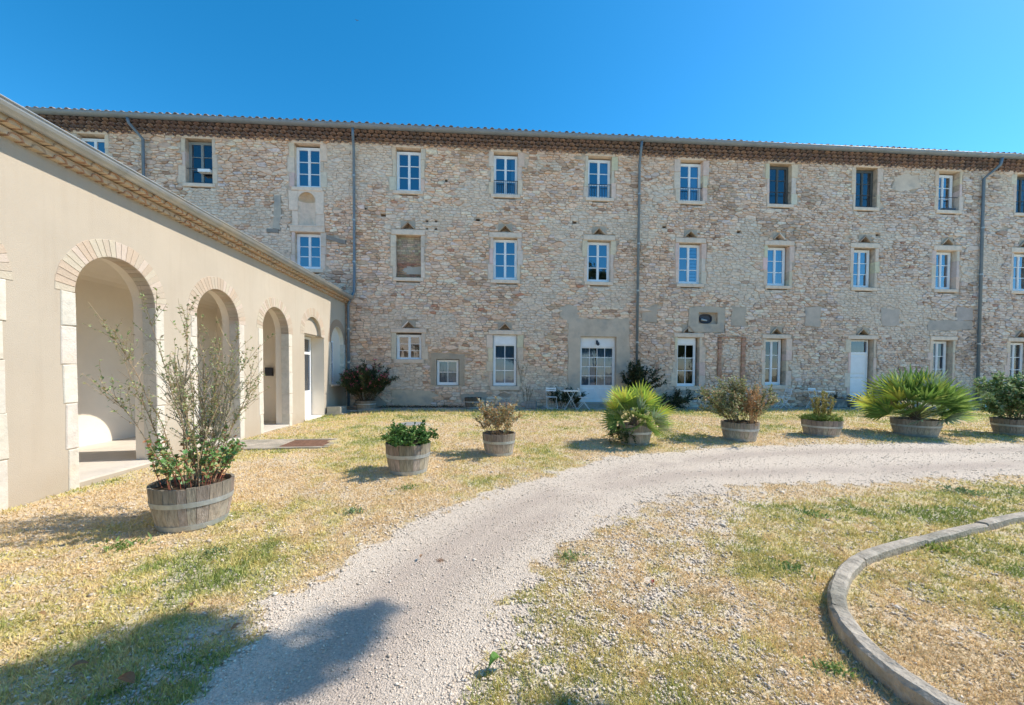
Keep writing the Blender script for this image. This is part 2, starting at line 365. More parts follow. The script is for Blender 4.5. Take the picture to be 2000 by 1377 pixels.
HOLES = [(a[0], a[1], a[2], a[3]) for a in WIN]
TRI = []
for a in WIN:
    if a[4] == 2 and a[5] != 'C': TRI.append(((a[0]+a[1])/2-.01, a[3]+.24))
    if a[4] == 1 and a[5] in 'DEGHIK': TRI.append(((a[0]+a[1])/2-.01, a[3]+.19))
for tx, tz in TRI: HOLES.append((tx-.27, tx+.27, tz, tz+.3))
HOLES.append((-7.27, -6.62, 7.29, 8.56))       # niche
HOLES.append((8.82, 9.65, 3.71, 4.18))         # duct opening
PUT = [(-4.05, 7.78, .2, .12), (-2.35, 7.6, .1, .08), (-2.0, 7.6, .1, .08), (-2.35, 7.3, .08, .07), (-2.0, 7.3, .09, .07), (-.35, 7.7, .16, .1), (3.55, 7.72, .17, .09), (7.3, 7.66, .16, .1), (10.5, 7.55, .16, .1), (-4.72, 8.0, .08, .08), (16.7, 7.6, .18, .1), (20.2, 7.5, .14, .1), (-1.6, 9.2, .09, .1)]
for x, z, a, b in PUT: HOLES.append((x-a/2, x+a/2, z-b/2, z+b/2))
for a in WIN:
    if a[4] > 1:
        q0 = a[0]+random.uniform(0, .2); HOLES.append((q0, a[1]-random.uniform(0, .15), a[2]-.19, a[2]-.145))
BX0, BX1, BZ1 = -18.5, 33.6, 10.62
# mortar backing with real openings
xs = sorted({BX0, BX1, *[h[0] for h in HOLES], *[h[1] for h in HOLES]}); zs = sorted({GZ-.1, BZ1, *[h[2] for h in HOLES], *[h[3] for h in HOLES]})
wb = MB()
for j in range(len(zs)-1):
    zc = (zs[j]+zs[j+1])/2; run = None
    for i in range(len(xs)-1):
        xc = (xs[i]+xs[i+1])/2
        solid = not any(h[0] < xc < h[1] and h[2] < zc < h[3] for h in HOLES)
        if solid and run is None: run = xs[i]
        if run is not None and (not solid or i == len(xs)-2):
            e = xs[i+1] if solid else xs[i]
            wb.add([(run, FY, zs[j]), (e, FY, zs[j]), (e, FY, zs[j+1]), (run, FY, zs[j+1])], [(0, 1, 2, 3)]); run = None
for h in HOLES:
    d = .42 if (h[1]-h[0]) > .3 and h[3]-h[2] > .4 and not (7.2 < h[2] < 7.35 and h[0] < -7) else .26
    a, b, c, e = h
    wb.add([(a, FY, c), (b, FY, c), (b, FY, e), (a, FY, e), (a, FY+d, c), (b, FY+d, c), (b, FY+d, e), (a, FY+d, e)], [(0, 4, 5, 1), (1, 5, 6, 2), (2, 6, 7, 3), (3, 7, 4, 0)])
    if d < .3: wb.add([(a, FY+d, c), (b, FY+d, c), (b, FY+d, e), (a, FY+d, e)], [(0, 1, 2, 3)])
wb.build('wall', M_mortar, bld)
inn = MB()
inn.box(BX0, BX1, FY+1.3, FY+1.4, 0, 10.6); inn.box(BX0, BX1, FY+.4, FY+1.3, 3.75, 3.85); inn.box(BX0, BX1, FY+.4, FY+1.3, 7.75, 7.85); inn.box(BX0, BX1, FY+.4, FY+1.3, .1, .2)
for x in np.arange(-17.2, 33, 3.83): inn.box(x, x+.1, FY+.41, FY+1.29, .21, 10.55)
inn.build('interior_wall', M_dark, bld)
ends = MB(); ends.box(BX0-.02, BX0, FY, FY+9, 0, 10.6); ends.box(BX1, BX1+.02, FY, FY+9, 0, 10.6); ends.box(BX0, BX1, FY+9, FY+9.05, 0, 10.6); ends.build('outer_wall', M_mortar, bld)

# patches of render and masks where no rubble stones show
LIMEC = (.80, .635, .50)
SUR = []    # surround rects (x0,x1,z0,z1) in which there are no stones
limb = []   # (name, mb)
def block(nm, x0, x1, z0, z1, y0=-.03, y1=.24, col=None, jit=.006):
    b = MB(); b.cbox(x0, x1, FY+y0, FY+y1, z0, z1, .012, jc(col or LIMEC, .06, .004), 'y', -1, jit)
    b.build(nm, M_lime, bld)
def surround(x0, x1, z0, z1, row, key, sill=True):
    prow = random.uniform(-.006, .01)
    lh = .2 if row != 1 else .17
    ext = {3: .12, 2: .17, 1: .17}[row]
    if key in 'FS' and row == 1: return
    if row == 1 and key == 'D': ext = .2
    ly = -.05 if row != 3 else -.03
    block('lintel', x0-ext, x1+ext, z1, z1+lh, ly, .24)
    SUR.append((x0-ext, x1+ext, z1, z1+lh))
    nb = {3: 3, 2: 3, 1: 4}[row] if z1-z0 > 1.3 else 2
    for sd in (-1, 1):
        cuts = [z0]+sorted(z0+(z1-z0)*(i+random.uniform(-.22, .22))/nb for i in range(1, nb))+[z1]
        for i in range(nb):
            wd = random.choice((.11, .15, .19, .26) if row != 2 else (.12, .16, .21))
            a, b = (x0-wd, x0) if sd < 0 else (x1, x1+wd)
            block('jamb_stone', a, b, cuts[i]+.003, cuts[i+1]-.003, -.026+prow, .24, col=tuple(v*random.uniform(.86, 1.0) for v in LIMEC), jit=.009)
            SUR.append((a, b, cuts[i], cuts[i+1]))
    if sill:
        sh = .14 if row != 1 else .16
        block('sill_stone', x0-.10, x1+.10, z0-sh, z0, -.05, .24)
        SUR.append((x0-.10, x1+.10, z0-sh, z0))
for x0, x1, z0, z1, row, key in WIN:
    surround(x0, x1, z0, z1, row, key, not (row == 1 and key in 'I'))
for r in ((9.66, 9.84, 1.5, 3.12), (10.68, 10.88, .9, 3.12), (9.66, 10.88, 3.12, 3.2)): SUR.append(r)
def blob(name, pts, m, col, y=-.045, seed=0, wob=.06, sub=5, label=None):
    """a thin patch of render with an uneven outline"""
    P = []
    n = len(pts)
    for i in range(n):
        a = pts[i]; b = pts[(i+1) % n]
        for k in range(sub):
            t = k/sub; x = a[0]*(1-t)+b[0]*t; z = a[1]*(1-t)+b[1]*t
            P.append((x+(float(vnoise(np.array([x*3]), np.array([z*3]), seed)[0])-.5)*wob*2, z+(float(vnoise(np.array([x*3]), np.array([z*3]), seed+5)[0])-.5)*wob*2))
    b = MB(); N = len(P); cx = sum(p[0] for p in P)/N; cz = sum(p[1] for p in P)/N
    vs = [(p[0], FY+.0, p[1]) for p in P]+[(p[0]+(cx-p[0])*.02, FY+y, p[1]+(cz-p[1])*.02) for p in P]
    fs = [tuple(range(N, 2*N))]+[(i, (i+1) % N, N+(i+1) % N, N+i) for i in range(N)]
    b.add(vs, fs, col); b.build(name, m, bld, label=label)
    return P
PATCHES = []
def patch(pts, col, y=-.035, seed=0, wob=.06, label=None):
    PATCHES.append(blob('render_patch', pts, M_render, col, y, seed, wob, label=label))
RC = (.60, .485, .375)
def ring_patch(x0, x1, z0, z1, L, Rr, Tp, Bt, col, seed, y=-.03):
    # frame of render round an opening in four butted pieces
    e = .0
    for nm, r in (('l', (x0-L, x0, z0-Bt, z1)), ('r', (x1, x1+Rr, z0-Bt, z1)), ('t', (x0-L, x1+Rr, z1, z1+Tp))):
        if r[1]-r[0] < .02 or r[3]-r[2] < .02: continue
        b = MB(); n = 10
        # jagged outer edge
        def jag(t): return (float(vnoise(np.array([t*3.1]), np.array([seed*.7]), 8)[0])-.5)*.12
        if nm == 'l': P = [(r[1], r[3]), (r[1], r[2])]+[(r[0]+jag(r[2]+(r[3]-r[2])*k/n), r[2]+(r[3]-r[2])*k/n) for k in range(n+1)]
        elif nm == 'r': P = [(r[0], r[2]), (r[0], r[3])]+[(r[1]+jag(r[3]+(r[2]-r[3])*k/n+9), r[3]+(r[2]-r[3])*k/n) for k in range(n+1)]
        else: P = [(r[1], r[2]), (r[0], r[2])]+[(r[0]+(r[1]-r[0])*k/n, r[3]+jag(r[0]+(r[1]-r[0])*k/n+4)*1.2) for k in range(n+1)]
        P = P[::-1]; N = len(P)
        b.add([(p[0], FY, p[1]) for p in P]+[(p[0], FY+y, p[1]) for p in P], [tuple(range(2*N-1, N-1, -1))]+[(i, (i+1) % N, N+(i+1) % N, N+i) for i in range(N)], col)
        b.build('render_patch', M_render, bld); SUR.append(r)
ring_patch(3.84, 5.35, .42, 3.13, .5, .52, .72, .15, RC, 1)
ring_patch(-1.99, -1.07, 1.10, 2.16, .2, .2, .22, 0, (.46, .37, .28), 2)
RV = MB()   # reveals of the two rendered openings
for x0, x1, z0, z1 in ((3.84, 5.35, .42, 3.13), (-1.99, -1.07, 1.10, 2.16)):
    RV.box(x0-.02, x0+.004, FY-.028, FY+.25, z0, z1, RC); RV.box(x1-.004, x1+.02, FY-.028, FY+.25, z0, z1, RC); RV.box(x0, x1, FY-.028, FY+.25, z1-.004, z1+.02, RC); RV.box(x0, x1, FY-.028, FY+.25, z0-.05, z0+.004, RC)
RV.build('rendered_reveal', M_render, bld)
patch([(2.95, 4.35), (3.7, 4.35), (3.75, 3.85), (3.3, 3.6), (2.95, 3.9)], (.58, .48, .38), seed=3)
patch([(6.43, 4.4), (7.05, 4.4), (7.05, 3.74), (6.43, 3.74)], (.52, .42, .33), seed=4)
patch([(10.25, 4.45), (10.85, 4.45), (10.85, 3.6), (10.25, 3.6)], (.52, .43, .34), seed=5)
patch([(13.5, 4.5), (14.2, 4.5), (14.2, 3.65), (13.5, 3.65)], (.56, .46, .38), seed=6)
patch([(16.9, 4.5), (17.8, 4.45), (17.8, 3.7), (16.95, 3.7)], (.54, .45, .38), seed=7)
patch([(20.45, 4.6), (21.2, 4.6), (21.2, 4.0), (20.45, 4.0)], (.5, .42, .37), seed=8)
patch([(19.1, 3.98), (21.25, 4.03), (21.25, 3.62), (19.1, 3.55)], (.48, .41, .35), seed=9, wob=.04)
patch([(-3.7, .92), (-2.25, .9), (-1.95, .7), (-2.2, .3), (-3.7, .3)], (.62, .50, .37), seed=10)
patch([(-5.0, .8), (-4.3, .75), (-3.9, .3), (-5.1, .3)], (.44, .38, .31), seed=11)
patch([(-1.0, .8), (.1, .82), (.1, .55), (-1.0, .5)], (.46, .39, .31), seed=12)
patch([(9.0, .95), (9.55, .9), (9.3, .7), (8.1, .72), (8.0, .92)], (.45, .40, .33), seed=13)
patch([(17.2, 10.1), (18.5, 10.2), (18.6, 9.6), (17.4, 9.5)], (.70, .56, .44), seed=14, wob=.14)
patch([(-8.15, 8.4), (-7.9, 8.45), (-7.92, 7.0), (-8.2, 7.1)], (.5, .44, .36), seed=15)
patch([(-6.2, 6.9), (-5.45, 6.75), (-5.45, 6.6), (-6.2, 6.75)], (.27, .24, .21), seed=16, wob=.03, y=-.07)
patch([(-8.42, 7.12), (-7.98, 7.1), (-7.98, 6.95), (-8.42, 6.98)], (.27, .25, .22), seed=17, wob=.02, y=-.07)
# render collar round the duct opening
ring_patch(8.82, 9.65, 3.71, 4.18, .42, .3, .22, .34, (.54, .455, .36), 21)
b = MB(); b.box(8.42, 9.93, FY-.028, FY, 3.37, 3.71, (.54, .455, .36)); b.build('render_patch', M_render, bld); SUR.append((8.4, 9.95, 3.37, 4.4))
dk = MB(); dk.box(8.821, 9.649, FY+.10, FY+.13, 3.711, 4.179, (.50, .42, .33)); dk.build('duct_plate', M_render, bld)
dk = MB(); dk.add([(9.17+.255*(math.copysign(abs(math.cos(2*PI*k/28))**.7, math.cos(2*PI*k/28)))+.06-.06, FY+.094, 3.93+.165*math.copysign(abs(math.sin(2*PI*k/28))**.8, math.sin(2*PI*k/28))) for k in range(28)], [tuple(range(27, -1, -1))]); dk.build('duct_mouth', M_iron, bld)
dk = MB()
ring = []
for k in range(28):
    t = 2*PI*k/28; ring.append((9.17+.26*(math.copysign(abs(math.cos(t))**.7, math.cos(t))), FY+.07, 3.93+.17*math.copysign(abs(math.sin(t))**.8, math.sin(t))))
dk.tube(ring+[ring[0]], .028, .028, 6)
dk.build('duct_ring', M_iron, bld)
dk = MB(); dk.tube([(8.97, FY+.055, 3.90), (9.08, FY+.05, 3.87), (9.22, FY+.06, 3.86)], .055, .03, 12, (.6, .6, .6)); dk.build('flexible_duct', M_hoop, bld, smooth=True)

# stone niche between the two windows of the third column
nb_ = MB(); ncx, nr, nz0, nzs = -6.945, .325, 7.29, 8.235
prof = []
N = 14
for k in range(N+1):
    t = PI*k/N; prof.append((ncx-nr*math.cos(t), FY-.02+nr*.7*math.sin(t)))
vs = [(p[0], p[1], z) for z in (nz0, nzs) for p in prof]; fs = [(k, k+1, N+1+k+1, N+1+k) for k in range(N)]
nb_.add(vs, fs, LIMEC)
rows = 8; vs = []
for j in range(rows+1):
    a = PI/2*j/rows
    for k in range(N+1):
        t = PI*k/N; vs.append((ncx-nr*math.cos(t)*math.cos(a), FY-.02+nr*.7*math.sin(t)*math.cos(a), nzs+nr*math.sin(a)))
nb_.add(vs, [(j*(N+1)+k, j*(N+1)+k+1, (j+1)*(N+1)+k+1, (j+1)*(N+1)+k) for j in range(rows) for k in range(N)], (.58, .44, .3))
arc = [(ncx-nr*math.cos(PI*k/12), nzs+nr*math.sin(PI*k/12)) for k in range(13)]
for k in range(12):
    a, b = arc[k], arc[k+1]
    nb_.add([(a[0], FY-.025, a[1]), (b[0], FY-.025, b[1]), (b[0], FY-.025, 8.62), (a[0], FY-.025, 8.62)], [(0, 1, 2, 3)], LIMEC)
nb_.build('wall_niche', M_lime, bld, smooth=False)
for r in ((-7.62, -7.27, 7.85, 8.61), (-7.5, -7.27, 7.29, 7.84), (-6.62, -6.3, 7.72, 8.61), (-6.62, -6.28, 7.29, 7.715)):
    block('niche_stone', *r, -.026, .1); SUR.append(r)
block('niche_stone', -7.62, -6.26, 7.236, 7.287, -.056, .1); SUR.append((-7.62, -6.26, 7.2, 7.29))

# triangular relieving niches: two leaning slabs over a dark pocket
for tx, tz in TRI:
    for s in (-1, 1):
        b = MB(); t = .055; wv, hv = .235, .235
        A = (tx+s*wv, tz+.002); B_ = (tx, tz+hv)
        dx, dz = B_[0]-A[0], B_[1]-A[1]; L = math.hypot(dx, dz); nx, nz_ = -dz/L*s*-1, dx/L*s*-1
        if nz_ < 0: nx, nz_ = -nx, -nz_
        P = [A, (B_[0]-s*.002, B_[1]), (B_[0]-s*.002, B_[1]+t*1.25), (A[0]+nx*t, A[1]+nz_*t*.4)]
        y0, y1 = FY-.05-random.random()*.015, FY+.2
        vs = [(p[0], y0, p[1]) for p in P]+[(p[0], y1, p[1]) for p in P]
        b.add(vs, [(0, 1, 2, 3), (7, 6, 5, 4), (0, 4, 5, 1), (1, 5, 6, 2), (2, 6, 7, 3), (3, 7, 4, 0)], jc(random.choice([LIMEC, (.5, .37, .26), (.45, .33, .24)]), .1)); b.build('niche_slab', M_lime, bld)
        # wall filling above the slab
        b = MB(); y0 = FY-.012
        P = [(A[0]+nx*t, A[1]), (tx, B_[1]+.03), (tx, tz+.3), (tx+s*.27, tz+.3), (tx+s*.27, tz)]
        b.add([(p[0], y0, p[1]) for p in P]+[(p[0], FY+.2, p[1]) for p in P], [(0, 1, 2, 3, 4), (0, 5, 6, 1)], (.47, .4, .32)); b.build('niche_filling', M_render, bld)
    SUR.append((tx-.25, tx+.25, tz, tz+.33))

# ---- irregular rubble stones from a clipped power diagram
def rubble():
    seeds = []
    z = .2; 
    while z < 10.62:
        hrow = .06+.055*random.random()+.04*random.random()**3
        x = BX0+random.random()*.2
        while x < BX1:
            wd = (.09+.25*random.random()**1.5)*(1.6 if random.random() < .10 else 1)
            sc = .82+.5*float(vnoise(np.array([x*.35]), np.array([z*.5]), 91)[0])
            wd *= sc
            seeds.append((x+wd/2, z+hrow/2+random.uniform(-.028, .028), wd))
            x += wd
        z += hrow
    S = np.array(seeds); AN = 2.15
    PX = S[:, 0]; PZ = S[:, 1]*AN; Wt = (S[:, 2]*.5)**2*.6+RNG.random(len(S))*.004
    cs = .32; cells = {}
    for i in range(len(S)): cells.setdefault((int(PX[i]//cs), int(PZ[i]//cs)), []).append(i)
    polys = []
    SURa = SUR
    buck = {}
    for r in SURa+[h for h in HOLES]:
        for ix in range(int((r[0]-.4)//1), int((r[1]+.4)//1)+1):
            for iz in range(int((r[2]-.4)//1), int((r[3]+.4)//1)+1): buck.setdefault((ix, iz), []).append(r)
    PB = {}
    for P in PATCHES:
        x0 = min(p[0] for p in P); x1 = max(p[0] for p in P); z0 = min(p[1] for p in P); z1 = max(p[1] for p in P)
        for ix in range(int(x0//1), int(x1//1)+1):
            for iz in range(int(z0//1), int(z1//1)+1): PB.setdefault((ix, iz), []).append(P)
    def inpoly(P, x, z):
        c = False; n = len(P); j = n-1
        for i in range(n):
            if (P[i][1] > z) != (P[j][1] > z) and x < (P[j][0]-P[i][0])*(z-P[i][1])/(P[j][1]-P[i][1])+P[i][0]: c = not c
            j = i
        return c
    for i in range(len(S)):
        x, z0 = PX[i], S[i, 1]; key = (int(x//1), int(z0//1))
        near = buck.get(key, ())
        if any(r[0]-.03 < x < r[1]+.03 and r[2]-.015 < z0 < r[3]+.015 for r in near): continue
        if any(inpoly(P, x, z0) for P in PB.get(key, ())): continue
        if random.random() < .012: continue
        pz = PZ[i]; poly = [(x-.45, pz-.45), (x+.45, pz-.45), (x+.45, pz+.45), (x-.45, pz+.45)]
        cx, cz = int(x//cs), int(pz//cs); nbs = []
        for a in (-1, 0, 1):
            for b in (-1, 0, 1): nbs += cells.get((cx+a, cz+b), [])
        planes = []
        for j in nbs:
            if j == i: continue
            dx, dz = PX[j]-x, PZ[j]-pz; d2 = dx*dx+dz*dz
            if d2 > .42 or d2 < 1e-8: continue
            planes.append((d2, dx, dz, (d2+Wt[i]-Wt[j])/2))
        planes.sort()
        for d2, dx, dz, c in planes[:16]:
            new = []; n = len(poly)
            ds = [(p[0]-x)*dx+(p[1]-pz)*dz-c for p in poly]
            if max(ds) <= 0: continue
            for k in range(n):
                a, b = poly[k], poly[(k+1) % n]; da, db = ds[k], ds[(k+1) % n]
                if da <= 0: new.append(a)
                if (da < 0) != (db < 0) and da != db:
                    t = da/(da-db); new.append((a[0]+(b[0]-a[0])*t, a[1]+(b[1]-a[1])*t))
            poly = new
            if len(poly) < 3: break
        if len(poly) < 3: continue
        P = [(p[0], p[1]/AN) for p in poly]
        for r in near:      # clip against dressed stones and openings on the side the stone lies
            if r[0]-.3 < x < r[1]+.3 and r[2]-.3 < z0 < r[3]+.3:
                ds = [(r[0]-x, 0, -1), (x-r[1], 0, 1), (r[2]-z0, 1, -1), (z0-r[3], 1, 1)]
                dd, ax, sg = max(ds); lim = (r[0] if sg < 0 else r[1]) if ax == 0 else (r[2] if sg < 0 else r[3])
                o = (1-ax) if False else None
                new = []; n = len(P)
                f = (lambda p: (p[ax]-lim)*-sg+.004)
                for k in range(n):
                    a, b = P[k], P[(k+1) % n]; da, db = f(a), f(b)
                    if da <= 0: new.append(a)
                    if (da < 0) != (db < 0) and da != db:
                        t = da/(da-db); new.append((a[0]+(b[0]-a[0])*t, a[1]+(b[1]-a[1])*t))
                P = new
                if len(P) < 3: break
        if len(P) < 3: continue
        ar = 0
        for k in range(len(P)):
            a, b = P[k], P[(k+1) % len(P)]; ar += a[0]*b[1]-b[0]*a[1]
        ar = abs(ar)/2
        if ar < .0012: continue
        polys.append((P, ar))
    return polys
polys = rubble()
BASES = [((.78, .60, .445), 6), ((.84, .67, .51), 5), ((.70, .51, .36), 2.2), ((.62, .47, .36), 1.4), ((.76, .53, .35), 1.2), ((.46, .30, .20), .5), ((.56, .46, .39), .6), ((.72, .62, .55), .8), ((.52, .27, .17), .06)]
bw = [b[1] for b in BASES]
def stone_geo(mb, P, ar):
    cx = sum(p[0] for p in P)/len(P); cz = sum(p[1] for p in P)/len(P)
    # colour drifts over the wall in broad areas
    n1 = float(vnoise(np.array([cx*.45+5]), np.array([cz*.45]), 31)[0]); n2 = float(vnoise(np.array([cx*1.1]), np.array([cz*1.3]), 37)[0])
    c = random.choices([b[0] for b in BASES], bw)[0]
    if n2 > .74 and random.random() < .5: c = random.choice([(.56, .41, .28), (.60, .46, .31), (.50, .37, .27)])
    k = (.94+.15*n1)*random.uniform(.92, 1.08)
    c = (min(.9, c[0]*k*1.09), c[1]*k*.99, c[2]*k*.97)
    sm = float(vnoise(np.array([cx*.55+3]), np.array([cz*.8]), 53)[0])+.35*float(vnoise(np.array([cx*2.5]), np.array([cz*2.5]), 54)[0])
    gx_ = min(1, max(0, (cx-4)/16)); L_ = (c[0]+c[1]+c[2])/3; c = tuple((v*(1-.30*gx_)+L_*.30*gx_)*(1-.06*gx_) for v in c)  # haze and vignette painted in: stones greyer and darker to the right
    smear = sm > .84
    if smear: c = tuple(v*.35+m*.65 for v, m in zip(c, (.76, .63, .50)))
    gap = .0035+.008*random.random()**1.5*(1.6 if n2 < .4 else 1)*(.25 if smear else 1)
    h = (.024+.012*random.random()) if smear else (.018+.044*random.random()); tx = random.uniform(-.12, .12); tz = random.uniform(-.16, .10)
    o1, o2 = [], []
    for p in P:
        dx, dz = p[0]-cx, p[1]-cz; d = math.hypot(dx, dz)+1e-6
        f = max(.3, 1-gap/d*1.3); f2 = max(.2, f-(.012+.012*random.random())/d)
        x1, z1 = cx+dx*f, cz+dz*f; x2, z2 = cx+dx*f2+random.uniform(-.004, .004), cz+dz*f2+random.uniform(-.004, .004)
        o1.append((x1, z1)); o2.append((x2, z2))
    n = len(P)
    vs = [(p[0], FY+.004, p[1]) for p in o1]+[(p[0], FY-h*.62, p[1]) for p in o1]+[(p[0], FY-h-(p[0]-cx)*tx-(p[1]-cz)*tz, p[1]) for p in o2]
    fs = [tuple(range(2*n, 3*n))]
    for k_ in range(n):
        j = (k_+1) % n; fs += [(k_, j, n+j, n+k_), (n+k_, n+j, 2*n+j, 2*n+k_)]
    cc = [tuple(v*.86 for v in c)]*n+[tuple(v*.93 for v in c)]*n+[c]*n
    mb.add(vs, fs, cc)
# the 300 stones that show largest become parts of their own; the rest are one mesh
def vis(P, ar):
    cx, cz = P[0]
    hidden = cx < -5.35 and cz < 1.65+(.564*abs(-5.06))*(FY/15.25)*(abs(cx)/5.2)*.0+4.4
    return 0 if hidden or cx < -14 or cx > 22.5 else ar/(cx*cx+FY*FY)**1.5
order = sorted(range(len(polys)), key=lambda i: -vis(*polys[i]))
rest = MB()
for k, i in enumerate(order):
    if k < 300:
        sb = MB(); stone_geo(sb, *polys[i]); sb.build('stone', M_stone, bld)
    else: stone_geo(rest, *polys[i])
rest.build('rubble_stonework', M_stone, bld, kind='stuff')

# ---- windows
def win(x0, x1, z0, z1, rows=3, cols=2, rec=.19, fm=M_white, fr=.05, st=.048, mid=.105, bar=.028, toppanel=0, curtain=None, glass=M_glass, name='window', lower=0, label=None, skipbars=()):
    y = FY+rec; root = MB(); c = (1, 1, 1)
    zt = z1
    root.box(x0, x0+fr, y, y+.07, z0, zt, c); root.box(x1-fr, x1, y, y+.07, z0, zt, c)
    root.box(x0+fr, x1-fr, y, y+.07, zt-fr, zt, c); root.box(x0+fr, x1-fr, y-.015, y+.07, z0, z0+fr*1.3, c)
    top = zt-fr
    if toppanel:
        root.box(x0+fr, x1-fr, y-.02, y+.05, zt-fr-toppanel, zt-fr, c); top -= toppanel
    bot = z0+fr*1.3
    xi0, xi1 = x0+fr, x1-fr; xm = (xi0+xi1)/2; yy = y+.012
    if cols == 2 and mid > .06:
        leaves = [(xi0, xm), (xm, xi1)]
    else: leaves = [(xi0, xi1)]
    panes = []; bars = []
    for li, (a, b) in enumerate(leaves):
        s0 = st; s1 = st; mm = mid/2-.006
        if len(leaves) == 2: s0, s1 = (st, mm) if li == 0 else (mm, st)
        root.box(a+.002, a+s0, yy, yy+.05, bot, top, c); root.box(b-s1, b-.002, yy, yy+.05, bot, top, c)
        root.box(a+s0, b-s1, yy, yy+.05, top-st, top-.002, c); root.box(a+s0, b-s1, yy, yy+.05, bot+.002, bot+st*1.2+lower, c)
        ga, gb, gt, gb0 = a+s0, b-s1, top-st, bot+st*1.2+lower
        nc = cols//len(leaves)
        for r_ in range(rows):
            for q in range(nc):
                u0 = ga+(gb-ga)*q/nc; u1 = ga+(gb-ga)*(q+1)/nc; v0 = gb0+(gt-gb0)*r_/rows; v1 = gb0+(gt-gb0)*(r_+1)/rows
                panes.append((u0, u1, v0, v1))
        for r_ in range(1, rows):
            v = gb0+(gt-gb0)*r_/rows; bars.append((ga, gb, v-bar/2, v+bar/2, 0))
        for q in range(1, nc):
            u = ga+(gb-ga)*q/nc; bars.append((u-bar/2, u+bar/2, gb0, gt, 1))
    if len(leaves) == 2: root.box(xm-.016, xm+.016, yy-.012, yy, bot, top, c)
    wo = root.build(name, fm, bld, label=label)
    for a, b, v0, v1, vert in bars:
        m_ = MB(); m_.box(a, b, yy+.006+vert*.003, yy+.034+vert*.003, v0, v1); m_.build('glazing_bar', fm, wo)
    if zt < 4 and x0 > -2.2: glass = M_glass_low
    for p in panes:
        m_ = MB(); tl = random.uniform(-.004, .004); t2 = random.uniform(-.004, .004)
        m_.add([(p[0], yy+.024+tl, p[2]), (p[1], yy+.024-tl, p[2]), (p[1], yy+.024-tl+t2, p[3]), (p[0], yy+.024+tl+t2, p[3])], [(0, 1, 2, 3)]); m_.build('pane', glass, wo)
    if curtain:
        for (ca, cb, kind) in curtain:
            m_ = MB()
            if kind == 'blind':
                n = 11
                for k in range(n):
                    v = bot+(top-bot)*(k+.1)/n; m_.box(ca, cb, yy+.10, yy+.115, v, v+(top-bot)/n*.62)
                m_.build('blind', M_cloth, wo)
            else:
                n = 16; vs = []
                for k in range(n+1):
                    u = ca+(cb-ca)*k/n; dy = .02*math.sin(k*1.9)+.01*math.sin(k*.7); vs += [(u, yy+.13+dy, bot), (u, yy+.13+dy, top)]
                m_.add(vs, [(2*k, 2*k+2, 2*k+3, 2*k+1) for k in range(n)]); m_.build('curtain', M_cloth, wo, smooth=True)
    return wo
def rail(wo, x0, x1, z0, z1, n, y=None, hang=0):
    y = FY+.05 if y is None else y; m_ = MB()
    m_.bar((x0, y, z1), (x1, y, z1), .014); m_.bar((x0, y, z0), (x1, y, z0), .012)
    for k in range(n):
        x = x0+(x1-x0)*(k+.5)/n; m_.bar((x, y, z0), (x, y, z1), .0075)
    m_.build('railing', M_iron, wo)
